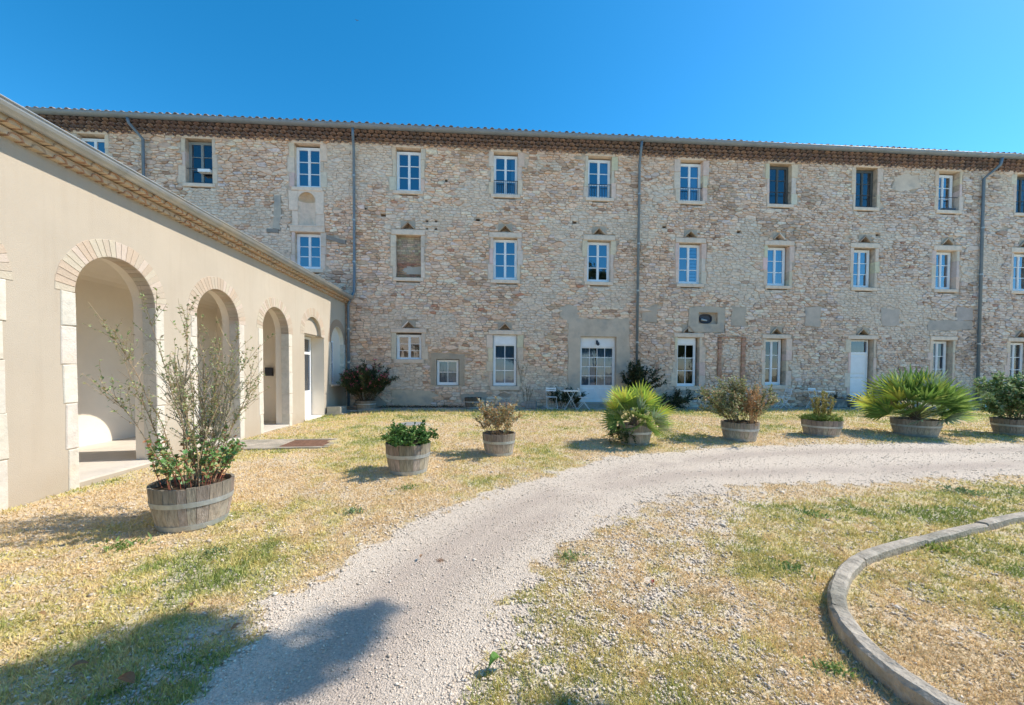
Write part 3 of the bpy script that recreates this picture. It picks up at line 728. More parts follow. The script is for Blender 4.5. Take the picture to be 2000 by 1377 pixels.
for x0, x1, z0, z1, row, key in WIN:
    e = .006
    if row == 3:
        if key in 'BHIK':
            wo = win(x0+e, x1-e, z0+e, z1-e-.03, 3, 2, .17, M_grey if key == 'B' else M_darkwood, .04, .05, .1, .02, glass=M_glass_dark, label='grey wooden window set deep in the wall' )
            if key == 'B':
                rail(wo, x0, x1, z0+.05, z0+.58, 0); m_ = MB(); m_.box(x0+.47, x1-.06, FY-.06, FY+.12, z0+.42, z0+.53); m_.build('window_box', M_metal_white, wo)
            else: rail(wo, x0, x1, z0+.05, z0+.52, 0)
        elif key in 'EFG':
            cu = {'E': [(x1-.25, x1-.05, 'c')], 'F': [(x0+.52, x1-.05, 'c')], 'G': [(x0+.52, x1-.05, 'c')]}[key]
            wo = win(x0+e, x1-e, z0+e, z1-e-.06, 3, 2, .17, curtain=cu)
            rail(wo, x0-.01, x1+.01, z0+.03, z0+.56, 9 if key != 'E' else 13)
        elif key == 'J':
            wo = win(x0+e, x1-e-.06, z0+e, z1-e-.06, 3, 2, .20); rail(wo, x0, x1, z0+.03, z0+.58, 3)
            m_ = MB(); m_.box(x0+.3, x1-.1, FY+.02, FY+.14, z0+.02, z0+.12); m_.build('window_box', M_iron, wo)
        else: win(x0+e, x1-e, z0+e, z1-e-.07, 3, 2, .16)
    elif row == 2:
        if key == 'D': continue
        cu = {'G': [(x0+.52, x1-.06, 'blind')], 'H': [(x0+.54, x1-.3, 'c'), (x0+.06, x0+.42, 'c')]}.get(key)
        rx = .06 if key in 'HIJ' else 0
        win(x0+e, x1-e-rx, z0+e, z1-e-.02, 3, 2, (.15 if not rx else .18), curtain=cu)
    else:
        if key == 'D': win(x0+e, x1-e, z0+e-.05, z1-e-.06, 3, 2, .12, bar=.018)
        elif key == 'S': win(x0+.03, x1-.04, z0+.02, z1-.03, 2, 2, .08, mid=.03, bar=.02, st=.035, curtain=[(x0+.08, x1-.08, 'c')])
        elif key == 'E': win(x0+.02, x1-.02, z0+.02, z1-.01, 3, 2, .08, mid=.03, st=.045, toppanel=.34, curtain=[(x0+.08, x1-.08, 'c')])
        elif key == 'G': win(x0+e, x1-.1, z0+e, z1-.01, 3, 2, .13, mid=.03, st=.04, toppanel=.22)
        elif key == 'H': win(x0+e, x1-.08, z0+e, z1-.02, 3, 2, .2, glass=M_glass_dark)
        elif key == 'F':
            wo = win(x0+.01, x1-.01, z0+.01, z1-.01, 4, 4, .16, name='door', toppanel=.36, lower=.58, mid=.13, st=.05, bar=.024, curtain=[(x0+.1, x0+.7, 'c'), (x1-.68, x1-.1, 'c')], label='white glazed double door')
            m_ = MB(); m_.tube([(x0+.76, FY+.1, 1.5), (x0+.76, FY+.06, 1.5), (x0+.84, FY+.06, 1.5)], .011, .011, 6); m_.build('handle', M_hoop, wo)
            for px0, px1 in ((x0+.12, x0+.66), (x1-.66, x1-.12)):
                m_ = MB(); m_.cbox(px0, px1, FY+.15, FY+.18, z0+.14, z0+.58, .02); m_.build('door_panel', M_white, wo)
        elif key == 'I':
            a, b = x0+.03, x1-.08; y = FY+.17; m_ = MB()
            m_.box(a, a+.05, y, y+.08, z0, z1-.02); m_.box(b-.05, b, y, y+.08, z0, z1-.02); m_.box(a+.05, b-.05, y, y+.08, z1-.07, z1-.02); m_.box(a+.05, b-.05, y-.01, y+.08, z1-.62, z1-.54); m_.box(a+.05, b-.05, y+.02, y+.06, z0, z1-.62)
            do = m_.build('door', M_white, bld, label='white panelled door with dark transom')
            m_ = MB(); m_.add([(a+.05, y+.04, z1-.54), (b-.05, y+.04, z1-.54), (b-.05, y+.04, z1-.07), (a+.05, y+.04, z1-.07)], [(0, 1, 2, 3)]); m_.build('pane', M_glass_dark, do)
            for v0, v1 in ((z0+.1, z0+.28), (z0+.36, z0+.92), (z0+1.0, z0+1.1), (z0+1.18, z0+1.95)):
                m_ = MB(); m_.cbox(a+.13, b-.13, y-.004, y+.03, v0, v1, .016); m_.build('door_panel', M_white, do)
            m_ = MB(); m_.tube([(a+.1, y+.02, 1.5), (a+.1, y-.04, 1.5), (a+.18, y-.04, 1.5)], .01, .01, 6); m_.build('handle', M_hoop, do)
        elif key == 'J': win(x0+e, x1-.08, z0+e, z1-.03, 3, 2, .18, curtain=[(x0+.1, x1-.1, 'c')])
        elif key == 'K': win(x0+e, x1-.04, z0+e, z1-.03, 3, 2, .18)
# bricked-up window of the fourth column
fx0, fx1, fz0, fz1 = -3.555, -2.595, 5.365, 7.025
m_ = MB(); m_.box(fx0, fx1, FY+.2, FY+.4, fz0, fz1, (.42, .33, .26)); m_.build('infill_wall', M_render, bld)
z = fz0+.01; rowi = 0
while z < fz1-.05:
    top = rowi > 15; hh = .06 if not top else random.uniform(.07, .1); hh = min(hh, fz1-z)
    x = fx0+(.0 if rowi % 2 else -.09)
    while x < fx1-.03:
        wd = random.uniform(.17, .21) if not top else random.uniform(.1, .26); a = max(x, fx0); b = min(x+wd, fx1)
        covered = .25 < (a-fx0)/(fx1-fx0) < .8 and 2 < rowi < 8 or (a > fx0+.2 and 3 < rowi < 7)
        if b-a > .04 and not covered:
            m_ = MB(); c = jc((.42, .23, .15) if not top else (.48, .39, .28), .25, .1)
            if rowi > 9 and not top: c = jc((.47, .32, .22), .2, .08)
            m_.cbox(a+.005, b-.005, FY+.165+random.random()*.015, FY+.21, z+.004, z+hh-.008, .006, c, 'y', -1, .003); m_.build('brick', M_brick, bld)
        x += wd
    z += hh; rowi += 1
b = MB(); b.add([(fx0+.2, FY+.18, fz0+.19), (fx0+.93, FY+.18, fz0+.16), (fx0+.955, FY+.18, fz0+.52), (fx0+.6, FY+.18, fz0+.44), (fx0+.45, FY+.18, fz0+.56), (fx0+.25, FY+.18, fz0+.4)], [(0, 1, 2, 3, 4, 5)], (.52, .45, .37)); b.build('render_patch', M_render, bld)
# brick outline of a closed doorway and a small brick scar
def bricks(x0, x1, z0, z1, vert=True, y=-.066):
    if vert:
        z = z0
        while z < z1:
            m_ = MB(); m_.cbox(x0+random.uniform(-.015, .015), x1+random.uniform(-.015, .015), FY+y, FY+.02, z+.004, z+.05, .006, jc((.55, .32, .22), .2, .06), 'y', -1, .003); m_.build('brick', M_brick, bld); z += .058
    else:
        x = x0
        while x < x1-.05:
            m_ = MB(); m_.cbox(x+.004, min(x+.2, x1), FY+y, FY+.02, z0, z1, .006, jc((.55, .32, .22), .2, .06), 'y', -1, .003); m_.build('brick', M_brick, bld); x += .21
bricks(9.68, 9.82, 1.55, 3.12); bricks(10.70, 10.86, .95, 3.12); bricks(9.66, 10.88, 3.125, 3.19, False); bricks(9.82, 10.3, 1.62, 1.67, False); bricks(9.82, 10.3, 1.5, 1.55, False); bricks(7.02, 7.10, 1.6, 2.1)

# ---- plinth, steps, lamp, pipes
m_ = MB(); m_.cbox(3.7, 5.5, FY-.42, FY-.01, .2, .4, .02, (.4, .39, .37)); m_.build('doorstep', M_conc, bld)
m_ = MB(); m_.cbox(15.45, 16.85, FY-.4, FY-.01, .2, .47, .02, (.4, .39, .37)); m_.build('doorstep', M_conc, bld)
m_ = MB(); m_.box(4.53, 4.6, FY+.1, FY+.14, 2.82, 2.98); m_.tube([(4.565, FY+.1, 2.93), (4.565, FY, 2.96), (4.565, FY-.05, 2.9)], .012, .012, 6); m_.lathe([(.02, .06), (.055, .04), (.065, -.05), (.03, -.08), (0, -.08)], 12, (4.565, FY-.05, 2.84)); lamp = m_.build('wall_lamp', M_iron, bld, smooth=False)
def downpipe(pts, r, name='downpipe', m=M_zincb, collars=()):
    a = MB(); a.tube(pts, r, r, 12); o = a.build(name, m, bld, smooth=True)
    for (x, y, z) in collars:
        q = MB(); q.lathe([(r, -.035), (r+.014, -.03), (r+.014, .03), (r, .035)], 12, (x, y, z)); q.build('pipe_collar', M_zinc, o)
py = FY-.13
downpipe([(-5.02, FY-.55, 10.76), (-5.03, FY-.5, 10.5), (-5.12, py, 10.15), (-5.12, py, 5.2), (-5.13, py, 4.75), (-5.36, FY-.14, 4.25), (-5.36, FY-.14, .3)], .05, collars=[(-5.13, py, z) for z in (9.2, 7.5, 5.9)]+[(-5.36, FY-.14, 2.0), (-5.36, FY-.14, 3.3)])
downpipe([(6.08, FY-.55, 10.76), (6.08, FY-.5, 10.5), (6.17, py, 10.1), (6.17, py, .3)], .05, collars=[(6.17, py, z) for z in (8.9, 6.9, 5.0, 2.9)])
downpipe([(21.6, FY-.55, 10.76), (21.6, FY-.5, 10.5), (21.38, py, 10.1), (21.44, py, .3)], .055, collars=[(21.4, py, z) for z in (8.0, 6.0, 3.0)])
downpipe([(-12.95, FY-.55, 10.76), (-12.95, FY-.5, 10.6), (-12.78, py, 10.25), (-12.78, py, 4.5)], .05, collars=[(-12.78, py, 7.4)])
m_ = MB(); m_.lathe([(.10, 0), (.10, .02), (.05, .02), (.05, -.1)], 16, (0, 0, 0)); m_.v = [(-5.8+a, FY-.03-c, 6.32+b_) for a, b_, c in m_.v]; m_.build('vent_pipe', M_conc, bld)

# ---- tiled cornice, gutter and roof of the stone building
def tile_mesh(w2, hh, ln, th=.014, n=5):
    """arched clay tile lying along +Y from 0 to ln, ends on z=0"""
    vs = []; fs = []
    for y, sc in ((0, 1), (ln, .9)):
        for r in (1, 0):
            for k in range(n+1):
                t = PI*k/n; a = w2*sc-(0 if r else th); b_ = hh*sc-(0 if r else th)
                vs.append((-a*math.cos(t), y, b_*math.sin(t)))
    q = n+1
    for k in range(n):
        fs += [(k, k+1, 2*q+k+1, 2*q+k), (q+k, 3*q+k, 3*q+k+1, q+k+1), (k, q+k, q+k+1, k+1)]
    return vs, fs
TV, TF = tile_mesh(.112, .085, .28)
TC = [(.31, .22, .20), (.27, .20, .19), (.34, .24, .21), (.23, .185, .18), (.38, .26, .21), (.21, .17, .17)]
def put_tiles(spots, nobj, name, parent, cols, rot=0, V=TV, F_=TF, stuffname='tile_courses', near=(0, 0)):
    protos = []
    for c in cols:
        b = MB(); b.add(V, F_, c); me = b.mesh(name); me.materials.append(M_tile); protos.append(me)
    cr, sr = math.cos(rot), math.sin(rot); root = parent.location
    order_ = sorted(range(len(spots)), key=lambda i: (spots[i][0]-near[0])**2+(spots[i][1]-near[1])**2)
    rest_ = MB()
    for k, i in enumerate(order_):
        x, y, z, tilt = spots[i]
        if k < nobj:
            o = bpy.data.objects.new(name, random.choice(protos)); o.location = (x-root.x, y-root.y, z-root.z); o.rotation_euler = (tilt, random.uniform(-.05, .05), rot+random.uniform(-.04, .04)); finish(o, parent)
        else:
            ct, s_ = math.cos(tilt), math.sin(tilt); jt = random.uniform(-.008, .008)
            rest_.add([(x+jt+vx*cr-(vy*ct-vz*s_)*sr, y+vx*sr+(vy*ct-vz*s_)*cr, z+vy*s_+vz*ct) for vx, vy, vz in V], F_, jc(random.choice(cols), .1))
    if rest_.v: rest_.build(stuffname, M_tile, parent, kind='stuff')
spots = []
for r in range(4):
    yl = FY-.10-.11*r; zb = 10.475+.082*r
    x = BX0+.1+(r % 2)*.13
    while x < BX1:
        spots.append((x+random.uniform(-.008, .008), yl-random.uniform(0, .01), zb+random.uniform(-.004, .004), 0)); x += .262
put_tiles(spots, 300, 'cornice_tile', bld, TC, stuffname='cornice_tiles', near=(2, 0))
cm = MB()
for r in range(4):
    cm.box(BX0, BX1, FY-.10-.11*r+.07, FY+.02, 10.475+.082*r+.055, 10.475+.082*r+.082, (.34, .265, .235))
cm.build('cornice_mortar', M_cmortar, bld)
def gutter(p0, p1, outward, r, mb, seg=2.0):
    """half-round channel between two points, top edge at p z"""
    d = Vector(p1)-Vector(p0); L = d.length; d.normalize(); o = Vector(outward); n = 9
    k = 0; s = 0
    while s < L:
        e = min(s+seg, L); vs = []; rr = r+(.002 if k % 2 else 0)
        for t in (s, e+.02 if e < L else e):
            base = Vector(p0)+d*t
            for q in range(n+1):
                a = PI*q/n; vs.append(tuple(base+o*math.cos(a)*rr+Vector((0, 0, -math.sin(a)*rr))))
            for q in range(n+1):
                a = PI*q/n; vs.append(tuple(base+o*math.cos(a)*(rr-.006)+Vector((0, 0, -math.sin(a)*(rr-.006)+.001))))
        m = 2*(n+1)
        fs = []
        for q in range(n): fs += [(q, q+1, m+q+1, m+q), (n+1+q, m+n+1+q, m+n+2+q, n+2+q), (q, n+1+q, n+2+q, q+1), (m+q, m+q+1, m+n+2+q, m+n+1+q)]
        mb.add(vs, fs)
        mb.tube([tuple(Vector(p0)+d*s+o*(rr+.004)+Vector((0, 0, .002))), tuple(Vector(p0)+d*e+o*(rr+.004)+Vector((0, 0, .002)))], .011, .011, 6)
        if e < L: mb.add(*band(Vector(p0)+d*e, d, o, rr+.004, n))
        s = e; k += 1
def band(c, d, o, r, n):
    vs = []
    for t in (-.012, .012):
        for q in range(n+1):
            a = PI*q/n; vs.append(tuple(c+d*t+o*math.cos(a)*r+Vector((0, 0, -math.sin(a)*r))))
    return vs, [(q, q+1, n+2+q, n+1+q) for q in range(n)]
gm = MB(); gutter((BX0, FY-.53, 10.885), (BX1, FY-.53, 10.885), (0, -1, 0), .12, gm, 2.4); gm.build('gutter', M_zinc2, bld)
V2, F2 = tile_mesh(.095, .095, .42)
spots = []; x = BX0+.1
while x < BX1: spots.append((x+random.uniform(-.015, .015), FY-.52+random.uniform(-.015, .015), 10.925+random.uniform(-.01, .014)+.03*(float(vnoise(np.array([x*.3]), np.array([2.]), 5)[0])-.5), .28)); x += .262
put_tiles(spots, 300, 'roof_tile', bld, [(.42, .3, .22), (.36, .27, .21), (.46, .33, .23)], V=V2, F_=F2)
rf = MB(); n = int((BX1-BX0)/.131); vs = []
for y, z in ((FY-.12, 11.03), (FY+5.0, 12.5)):
    for k in range(n+1): vs.append((BX0+k*.131, y, z+(.06 if k % 2 else 0)))
rf.add(vs, [(k, k+1, n+2+k, n+1+k) for k in range(n)], (.4, .29, .22)); rf.add([(BX0, FY+9.2, 11.2), (BX1, FY+9.2, 11.2), (BX1, FY+5, 12.5), (BX0, FY+5, 12.5)], [(0, 1, 2, 3)], (.4, .29, .22))
rf.box(BX0, BX1, FY-.50, FY+.3, 10.83, 10.9, (.36, .3, .25)); rf.box(BX0, BX1, FY-.38, FY+9.1, 10.9, 10.93, (.36, .3, .25))
rf.build('roof', M_tile, bld)

# ------------------------------------------------------------------ the arcaded wing
WX = -5.49; TH = .37; FZ = .15
wing = thing('arcade_wing', 'low cream plastered wing with a row of stone arches and a zinc gutter', 'building', (WX, 5, .07))
ARC = [-2.53, -.34, 1.85, 4.04, 6.23, 8.42, 10.60]; RA = .63; SP = 2.68
def ztop(y):
    """upper edge of whatever opening is at y, else None; and its lower edge"""
    for c in ARC:
        if abs(y-c) < RA+.035: return SP+math.sqrt(max(0, (RA+.035)**2-(y-c)**2)), None
    if 12.18 < y < 13.6:
        z = 2.8
        if abs(y-12.79) < .6: z = max(z, 2.8+math.sqrt(.36-(y-12.79)**2)*.95)
        return z, None
    if abs(y-14.82) < .6: return 2.68+math.sqrt(max(0, .36-(y-14.82)**2)), 1.17
    return None, None
def wing_face(X, mb, ztopwall, y0=-4.0, y1=FY, only=None):
    eps = 1e-4; ys = {y0, y1}
    ed = [(c-RA-.035, c+RA+.035) for c in ARC]+[(12.18, 13.6), (14.22, 15.42)]
    for a, b in ed:
        for k in range(25):
            t = PI*k/24; ys.add((a+b)/2-(b-a)/2*math.cos(t))
    ys.add(12.19); ys.add(13.39)
    ys = sorted(y for y in ys if y0 <= y <= y1)
    for a, b in zip(ys[:-1], ys[1:]):
        m = (a+b)/2; zt, zb = ztop(m)
        if zt is None or (only and not only(m)): mb.add([(X, a, -.3), (X, b, -.3), (X, b, ztopwall), (X, a, ztopwall)], [(0, 1, 2, 3)]); continue
        za = ztop(a+1e-6 if ztop(a+1e-6)[0] else m)[0]; zb_ = ztop(b-1e-6)[0] or zt
        mb.add([(X, a, za), (X, b, zb_), (X, b, ztopwall), (X, a, ztopwall)], [(0, 1, 2, 3)])
        lo = 0 if zb is None else zb
        if zb is not None: mb.add([(X, a, -.3), (X, b, -.3), (X, b, zb), (X, a, zb)], [(0, 1, 2, 3)])
        elif FZ-.03 > 0: mb.add([(X, a, -.3), (X, b, -.3), (X, b, FZ-.03), (X, a, FZ-.03)], [(0, 1, 2, 3)])
    return ys
wf = MB(); ysx = wing_face(WX, wf, 4.42); wf.build('wall', M_plaster, wing)
wi = MB(); wing_face(WX-TH, wi, 3.9, y1=12.0, only=lambda y: y < 12)
def reveals(mb, a, b, c, r, spring, x0, x1, z0):
    mb.add([(x0, a, z0), (x1, a, z0), (x1, a, spring), (x0, a, spring)], [(0, 1, 2, 3)]); mb.add([(x0, b, z0), (x1, b, z0), (x1, b, spring), (x0, b, spring)], [(3, 2, 1, 0)])
    n = 24
    for k in range(n):
        t0, t1 = PI*k/n, PI*(k+1)/n
        mb.add([(x0, c-r*math.cos(t0), spring+r*math.sin(t0)), (x1, c-r*math.cos(t0), spring+r*math.sin(t0)), (x1, c-r*math.cos(t1), spring+r*math.sin(t1)), (x0, c-r*math.cos(t1), spring+r*math.sin(t1))], [(0, 1, 2, 3)])
for c in ARC: reveals(wi, c-RA-.035, c+RA+.035, c, RA+.035, SP, WX, WX-TH, 0)
wi.build('inner_wall', M_white_pl, wing)
# voussoirs and jamb blocks
PALE = (.64, .595, .515)
vproto = []
for k in range(5):
    b = MB(); da = PI/27; a0 = -da/2*.93; a1 = da/2*.93; ro = RA+.235+random.uniform(-.015, .02)
    c = jc([(.53, .445, .345), (.55, .47, .37), (.50, .405, .31), (.57, .49, .395), (.52, .43, .33)][k], .05)
    pts = [(RA, a0*1.0), (ro, a0), (ro+.004, a1), (RA, a1)]
    ps = [(r*math.sin(a), r*math.cos(a)) for r, a in pts]   # local y, z about the arch centre
    pi_ = [(p[0]*.985+0, p[1]) for p in ps]
    vs = [(-.2, p[0], p[1]) for p in ps]+[(.002, p[0], p[1]) for p in ps]+[(.007, p[0]*.96, (p[1]-(RA+.12))*.95+(RA+.12)) for p in ps]
    b.add(vs, [(0, 1, 2, 3), (11, 10, 9, 8)]+sum([[(i, (i+1) % 4, 4+(i+1) % 4, 4+i), (4+i, 4+(i+1) % 4, 8+(i+1) % 4, 8+i)] for i in range(4)], []), c)
    b.f = [tuple(reversed(f)) for f in b.f]
    me = b.mesh('voussoir'); me.materials.append(M_lime); vproto.append(me)
vshade = []  # darker copies: shade of the end bay painted into the voussoir colour
for me in vproto[:3]:
    m2 = me.copy(); ca = m2.color_attributes['tint']
    for d in ca.data: d.color = (.40, .30, .22, 1)
    vshade.append(m2)
def ring_of(c, spring, n=27, protos=vproto):
    for k in range(n):
        t = -PI/2+PI*(k+.5)/n
        o = bpy.data.objects.new('voussoir', random.choice(protos)); o.location = (0, c-5, spring-.07); o.rotation_euler = (-t, 0, 0); o.scale = (1, 1, 1); finish(o, wing)
for c in ARC[2:]: ring_of(c, SP)
ring_of(12.79, 2.775); ring_of(14.82, 2.68, 27, vshade)
def jambs(c, hw, spring, z0, reach=.2):
    for s in (-1, 1):
        z = z0
        while z < spring-.02:
            hgt = random.uniform(.42, .72); z1 = min(z+hgt, spring)
            if spring-z1 < .2: z1 = spring
            wd = random.uniform(.13, .2); a, b = (c-hw-wd, c-hw) if s < 0 else (c+hw, c+hw+wd)
            m_ = MB(); m_.cbox(WX-reach, WX+.014, a, b, z+.003, z1-.003, .01, jc(PALE, .05, .015), 'x', 1, .008); m_.build('jamb_stone', M_lime, wing); z = z1
for c in ARC[2:]: jambs(c, RA, SP, .0)
jambs(14.82, .6, 2.68, 1.17, .15)
# gallery inside
gl = MB(); bx = -7.9
gl.add([(bx, -4, .1), (bx, 12.0, .1), (bx, 12.0, 3.6), (bx, -4, 3.6)], [(0, 1, 2, 3)])
gl.add([(bx, 12.0, .1), (WX-TH, 12.0, .1), (WX-TH, 12.0, 3.9), (bx, 12.0, 3.9)], [(0, 1, 2, 3)])
gl.add([(bx, -4, .1), (WX-TH, -4, .1), (WX-TH, -4, 3.9), (bx, -4, 3.9)], [(0, 1, 2, 3)])
gl.build('gallery_wall', M_white_pl, wing)
cv = MB(); n = 14
for k in range(n):
    t0, t1 = PI*k/n, PI*(k+1)/n; xm, hw = (bx+WX-TH)/2, (WX-TH-bx)/2
    cv.add([(xm-hw*math.cos(t0), -4, 3.42+.38*math.sin(t0)), (xm-hw*math.cos(t0), 12, 3.42+.38*math.sin(t0)), (xm-hw*math.cos(t1), 12, 3.42+.38*math.sin(t1)), (xm-hw*math.cos(t1), -4, 3.42+.38*math.sin(t1))], [(0, 1, 2, 3)])
cv.build('gallery_vault', M_white_pl, wing, smooth=True)
for c in [(ARC[i]+ARC[i+1])/2 for i in range(len(ARC)-1)]:      # shallow piers carrying the vault
    m_ = MB(); m_.box(bx, bx+.12, c-.2, c+.2, .1, 3.45); m_.build('gallery_pier', M_white_pl, wing)
fl = MB(); fl.box(bx, WX-.003, -4, 12.0, -.1, FZ); fl.build('gallery_floor', M_floor, wing)
# side doors at the end of the gallery
m_ = MB(); m_.box(-7.6, -6.75, 11.93, 11.985, FZ, 2.5, (1, 1, 1)); gd = m_.build('gallery_door', M_white, wing)
for z0, z1 in ((.3, 1.1), (1.25, 2.35)):
    m_ = MB(); m_.cbox(-7.48, -6.87, 11.915, 11.93, z0, z1, .012, (.05, .055, .06) if z0 > 1 else (1, 1, 1)); m_.build('door_panel', M_dark if z0 > 1 else M_white, gd)
m_ = MB(); m_.box(-6.5, -6.3, 11.9, 11.99, 1.5, 1.75); m_.build('letter_box', M_iron, wing)
# door bay (recess .47) with blind lunette, and the blind arch bay
db = MB(); X1 = WX-.5
db.add([(WX, 12.18, 0.1), (X1, 12.18, 0.1), (X1, 12.18, 2.8), (WX, 12.18, 2.8)], [(0, 1, 2, 3)]); db.add([(WX, 13.6, .1), (X1, 13.6, .1), (X1, 13.6, 2.8), (WX, 13.6, 2.8)], [(3, 2, 1, 0)])
db.box(X1, WX-.11, 12.18, 13.6, 2.8, 2.83); db.box(X1-.1, WX, 12.1, 13.65, -.05, FZ)
n = 16; P = [(12.79-.62*math.cos(PI*k/n), 2.8+.62*math.sin(PI*k/n)) for k in range(n+1)]
db.build('door_recess', M_white_pl, wing)
ty = MB(); ty.add([(WX-.11, p[0], p[1]) for p in P], [tuple(range(n, -1, -1))])
for k in range(n):
    a, b = P[k], P[k+1]; ty.add([(WX+.0, 12.79+(a[0]-12.79)*.97, 2.8+(a[1]-2.8)*.97), (WX+.0, 12.79+(b[0]-12.79)*.97, 2.8+(b[1]-2.8)*.97), (WX-.12, 12.79+(b[0]-12.79)*.97, 2.8+(b[1]-2.8)*.97), (WX-.12, 12.79+(a[0]-12.79)*.97, 2.8+(a[1]-2.8)*.97)], [(0, 1, 2, 3)])
ty.add([(WX-.12, 12.18, 2.801), (WX, 12.18, 2.801), (WX, 13.4, 2.801), (WX-.12, 13.4, 2.801)], [(0, 1, 2, 3)])
ty.build('tympanum', M_plaster, wing)
dm_ = MB(); x = X1+.03
for a, b in ((12.2, 12.27), (12.86, 12.95), (13.5, 13.58)): dm_.box(x, x+.05, a, b, FZ, 2.78)
for a, b in ((12.27, 12.86), (12.95, 13.5)): dm_.box(x, x+.05, a, b, FZ, 1.0); dm_.box(x, x+.05, a, b, 2.2, 2.28); dm_.box(x, x+.05, a, b, 2.7, 2.78)
gd = dm_.build('glazed_door', M_white, wing)
for a, b in ((12.27, 12.86), (12.95, 13.5)):
    for z0, z1 in ((1.0, 2.2), (2.28, 2.7)):
        m_ = MB(); m_.add([(x+.02, a, z0), (x+.02, b, z0), (x+.02, b, z1), (x+.02, a, z1)], [(0, 1, 2, 3)]); m_.build('pane', M_glass, gd)
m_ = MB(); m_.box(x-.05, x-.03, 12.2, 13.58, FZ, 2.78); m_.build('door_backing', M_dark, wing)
# bay 6: blind arch with a narrow window
ba = MB(); n = 16; P = [(14.82-.61*math.cos(PI*k/n), 2.68+.61*math.sin(PI*k/n)) for k in range(n+1)]
ba.add([(WX-.14, 14.2, 1.17), (WX-.14, 15.44, 1.17)]+[(WX-.14, p[0], p[1]) for p in reversed(P)], [tuple(range(n+3))])
ba.build('blind_arch', M_white_pl, wing)
ra = MB(); reveals(ra, 14.22, 15.42, 14.82, .6, 2.68, WX, WX-.14, 1.17); ra.box(WX-.14, WX+.05, 14.17, 15.47, 1.11, 1.17); ra.build('arch_reveal', M_white_pl, wing)
m_ = MB(); m_.box(WX-.135, WX-.1, 14.3, 14.34, 1.2, 2.75); m_.box(WX-.135, WX-.1, 14.62, 14.66, 1.2, 2.75); m_.box(WX-.135, WX-.1, 14.34, 14.62, 2.7, 2.75); m_.box(WX-.135, WX-.1, 14.34, 14.62, 1.2, 1.25); m_.box(WX-.135, WX-.1, 14.34, 14.62, 1.96, 2.0); nw = m_.build('window', M_white, wing)
for z0, z1 in ((1.25, 1.96), (2.0, 2.7)):
    m_ = MB(); m_.add([(WX-.12, 14.34, z0), (WX-.12, 14.62, z0), (WX-.12, 14.62, z1), (WX-.12, 14.34, z1)], [(0, 1, 2, 3)]); m_.build('pane', M_glass, nw)
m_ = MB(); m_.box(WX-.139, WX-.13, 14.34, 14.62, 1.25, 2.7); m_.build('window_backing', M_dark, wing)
# wing cornice: two courses of arched tiles, then gutter, tile ends and roof
V3, F3 = tile_mesh(.082, .07, .26)
spots = []
for r in range(2):
    xl = WX+.10+.115*r; zb = 4.29+.085*r; y = -3.8+(r % 2)*.12
    while y < FY-.02: spots.append((xl+random.uniform(-.008, .01), y+random.uniform(-.01, .01), zb+random.uniform(-.006, .006), 0)); y += .235
put_tiles(spots, 300, 'cornice_tile', wing, [(.54, .33, .21), (.50, .31, .21), (.56, .40, .27), (.42, .33, .25), (.60, .38, .24)], rot=PI/2, V=V3, F_=F3, near=(0, 5))
cm = MB()
for r in range(2): cm.box(WX-.02, WX+.10+.115*r-.014, -4, FY-.02, 4.29+.085*r+.012, 4.29+.085*r+.084, (.60, .49, .36))
cm.box(WX-.02, WX+.22, -4, FY-.02, 4.465, 4.48, (.50, .42, .33)); cm.build('cornice_mortar', M_cmortar, wing)
GXo = -5.12; gm = MB(); gutter((GXo-.105, -4, 4.538), (GXo-.105, 15.5, 4.538), (1, 0, 0), .105, gm, 2.0); gm.build('gutter', M_zinc, wing)
spots = []; y = -3.8
while y < FY-.1: spots.append((GXo-.12+random.uniform(-.015, .01), y, 4.50+random.uniform(-.012, .006), .26)); y += .235
V4, F4 = tile_mesh(.085, .075, .4)
put_tiles(spots, 300, 'roof_tile', wing, [(.52, .33, .22), (.46, .31, .22), (.56, .38, .25)], rot=PI/2, V=V4, F_=F4)
rf = MB(); n = int((FY+3.9)/.1175); vs = []
for x, z in ((WX+.2, 4.56), (-8.0, 5.3)):
    for k in range(n+1): vs.append((x, -4+k*.1175, z+(.05 if k % 2 else 0)))
rf.add(vs, [(k, k+1, n+2+k, n+1+k) for k in range(n)], (.5, .34, .23)); rf.add([(-8, -4, 5.3), (-8, FY-.08, 5.3), (-11, FY-.08, 4.4), (-11, -4, 4.4)], [(0, 1, 2, 3)], (.5, .34, .23))
rf.box(-11, WX+.2, -4, FY-.09, 4.48, 4.5, (.4, .33, .27)); rf.build('roof', M_tile, wing)
m_ = MB(); m_.box(-11, -10.9, -4, FY-.09, 0, 4.45); m_.box(-11, WX-.01, -4.05, -4.0, 0, 4.45); m_.build('rear_wall', M_plaster, wing)

# ------------------------------------------------------------------ paving strip along the facade
m_ = MB(); xx = -5.4
def wk(x): return 14.35+.18*(float(vnoise(np.array([x*.8]), np.array([.5]), 12)[0])-.5)
pts = [(-5.4+.4*k) for k in range(79)]
vs = [(x, wk(x), .2) for x in pts]+[(x, wk(x)+.02, .238) for x in pts]+[(x, FY, .238) for x in pts]; n = len(pts)
m_.add(vs, [(k, k+1, n+k+1, n+k) for k in range(n-1)]+[(n+k, n+k+1, 2*n+k+1, 2*n+k) for k in range(n-1)], (1, 1, 1)); m_.build('path', M_conc, None, kind='structure')

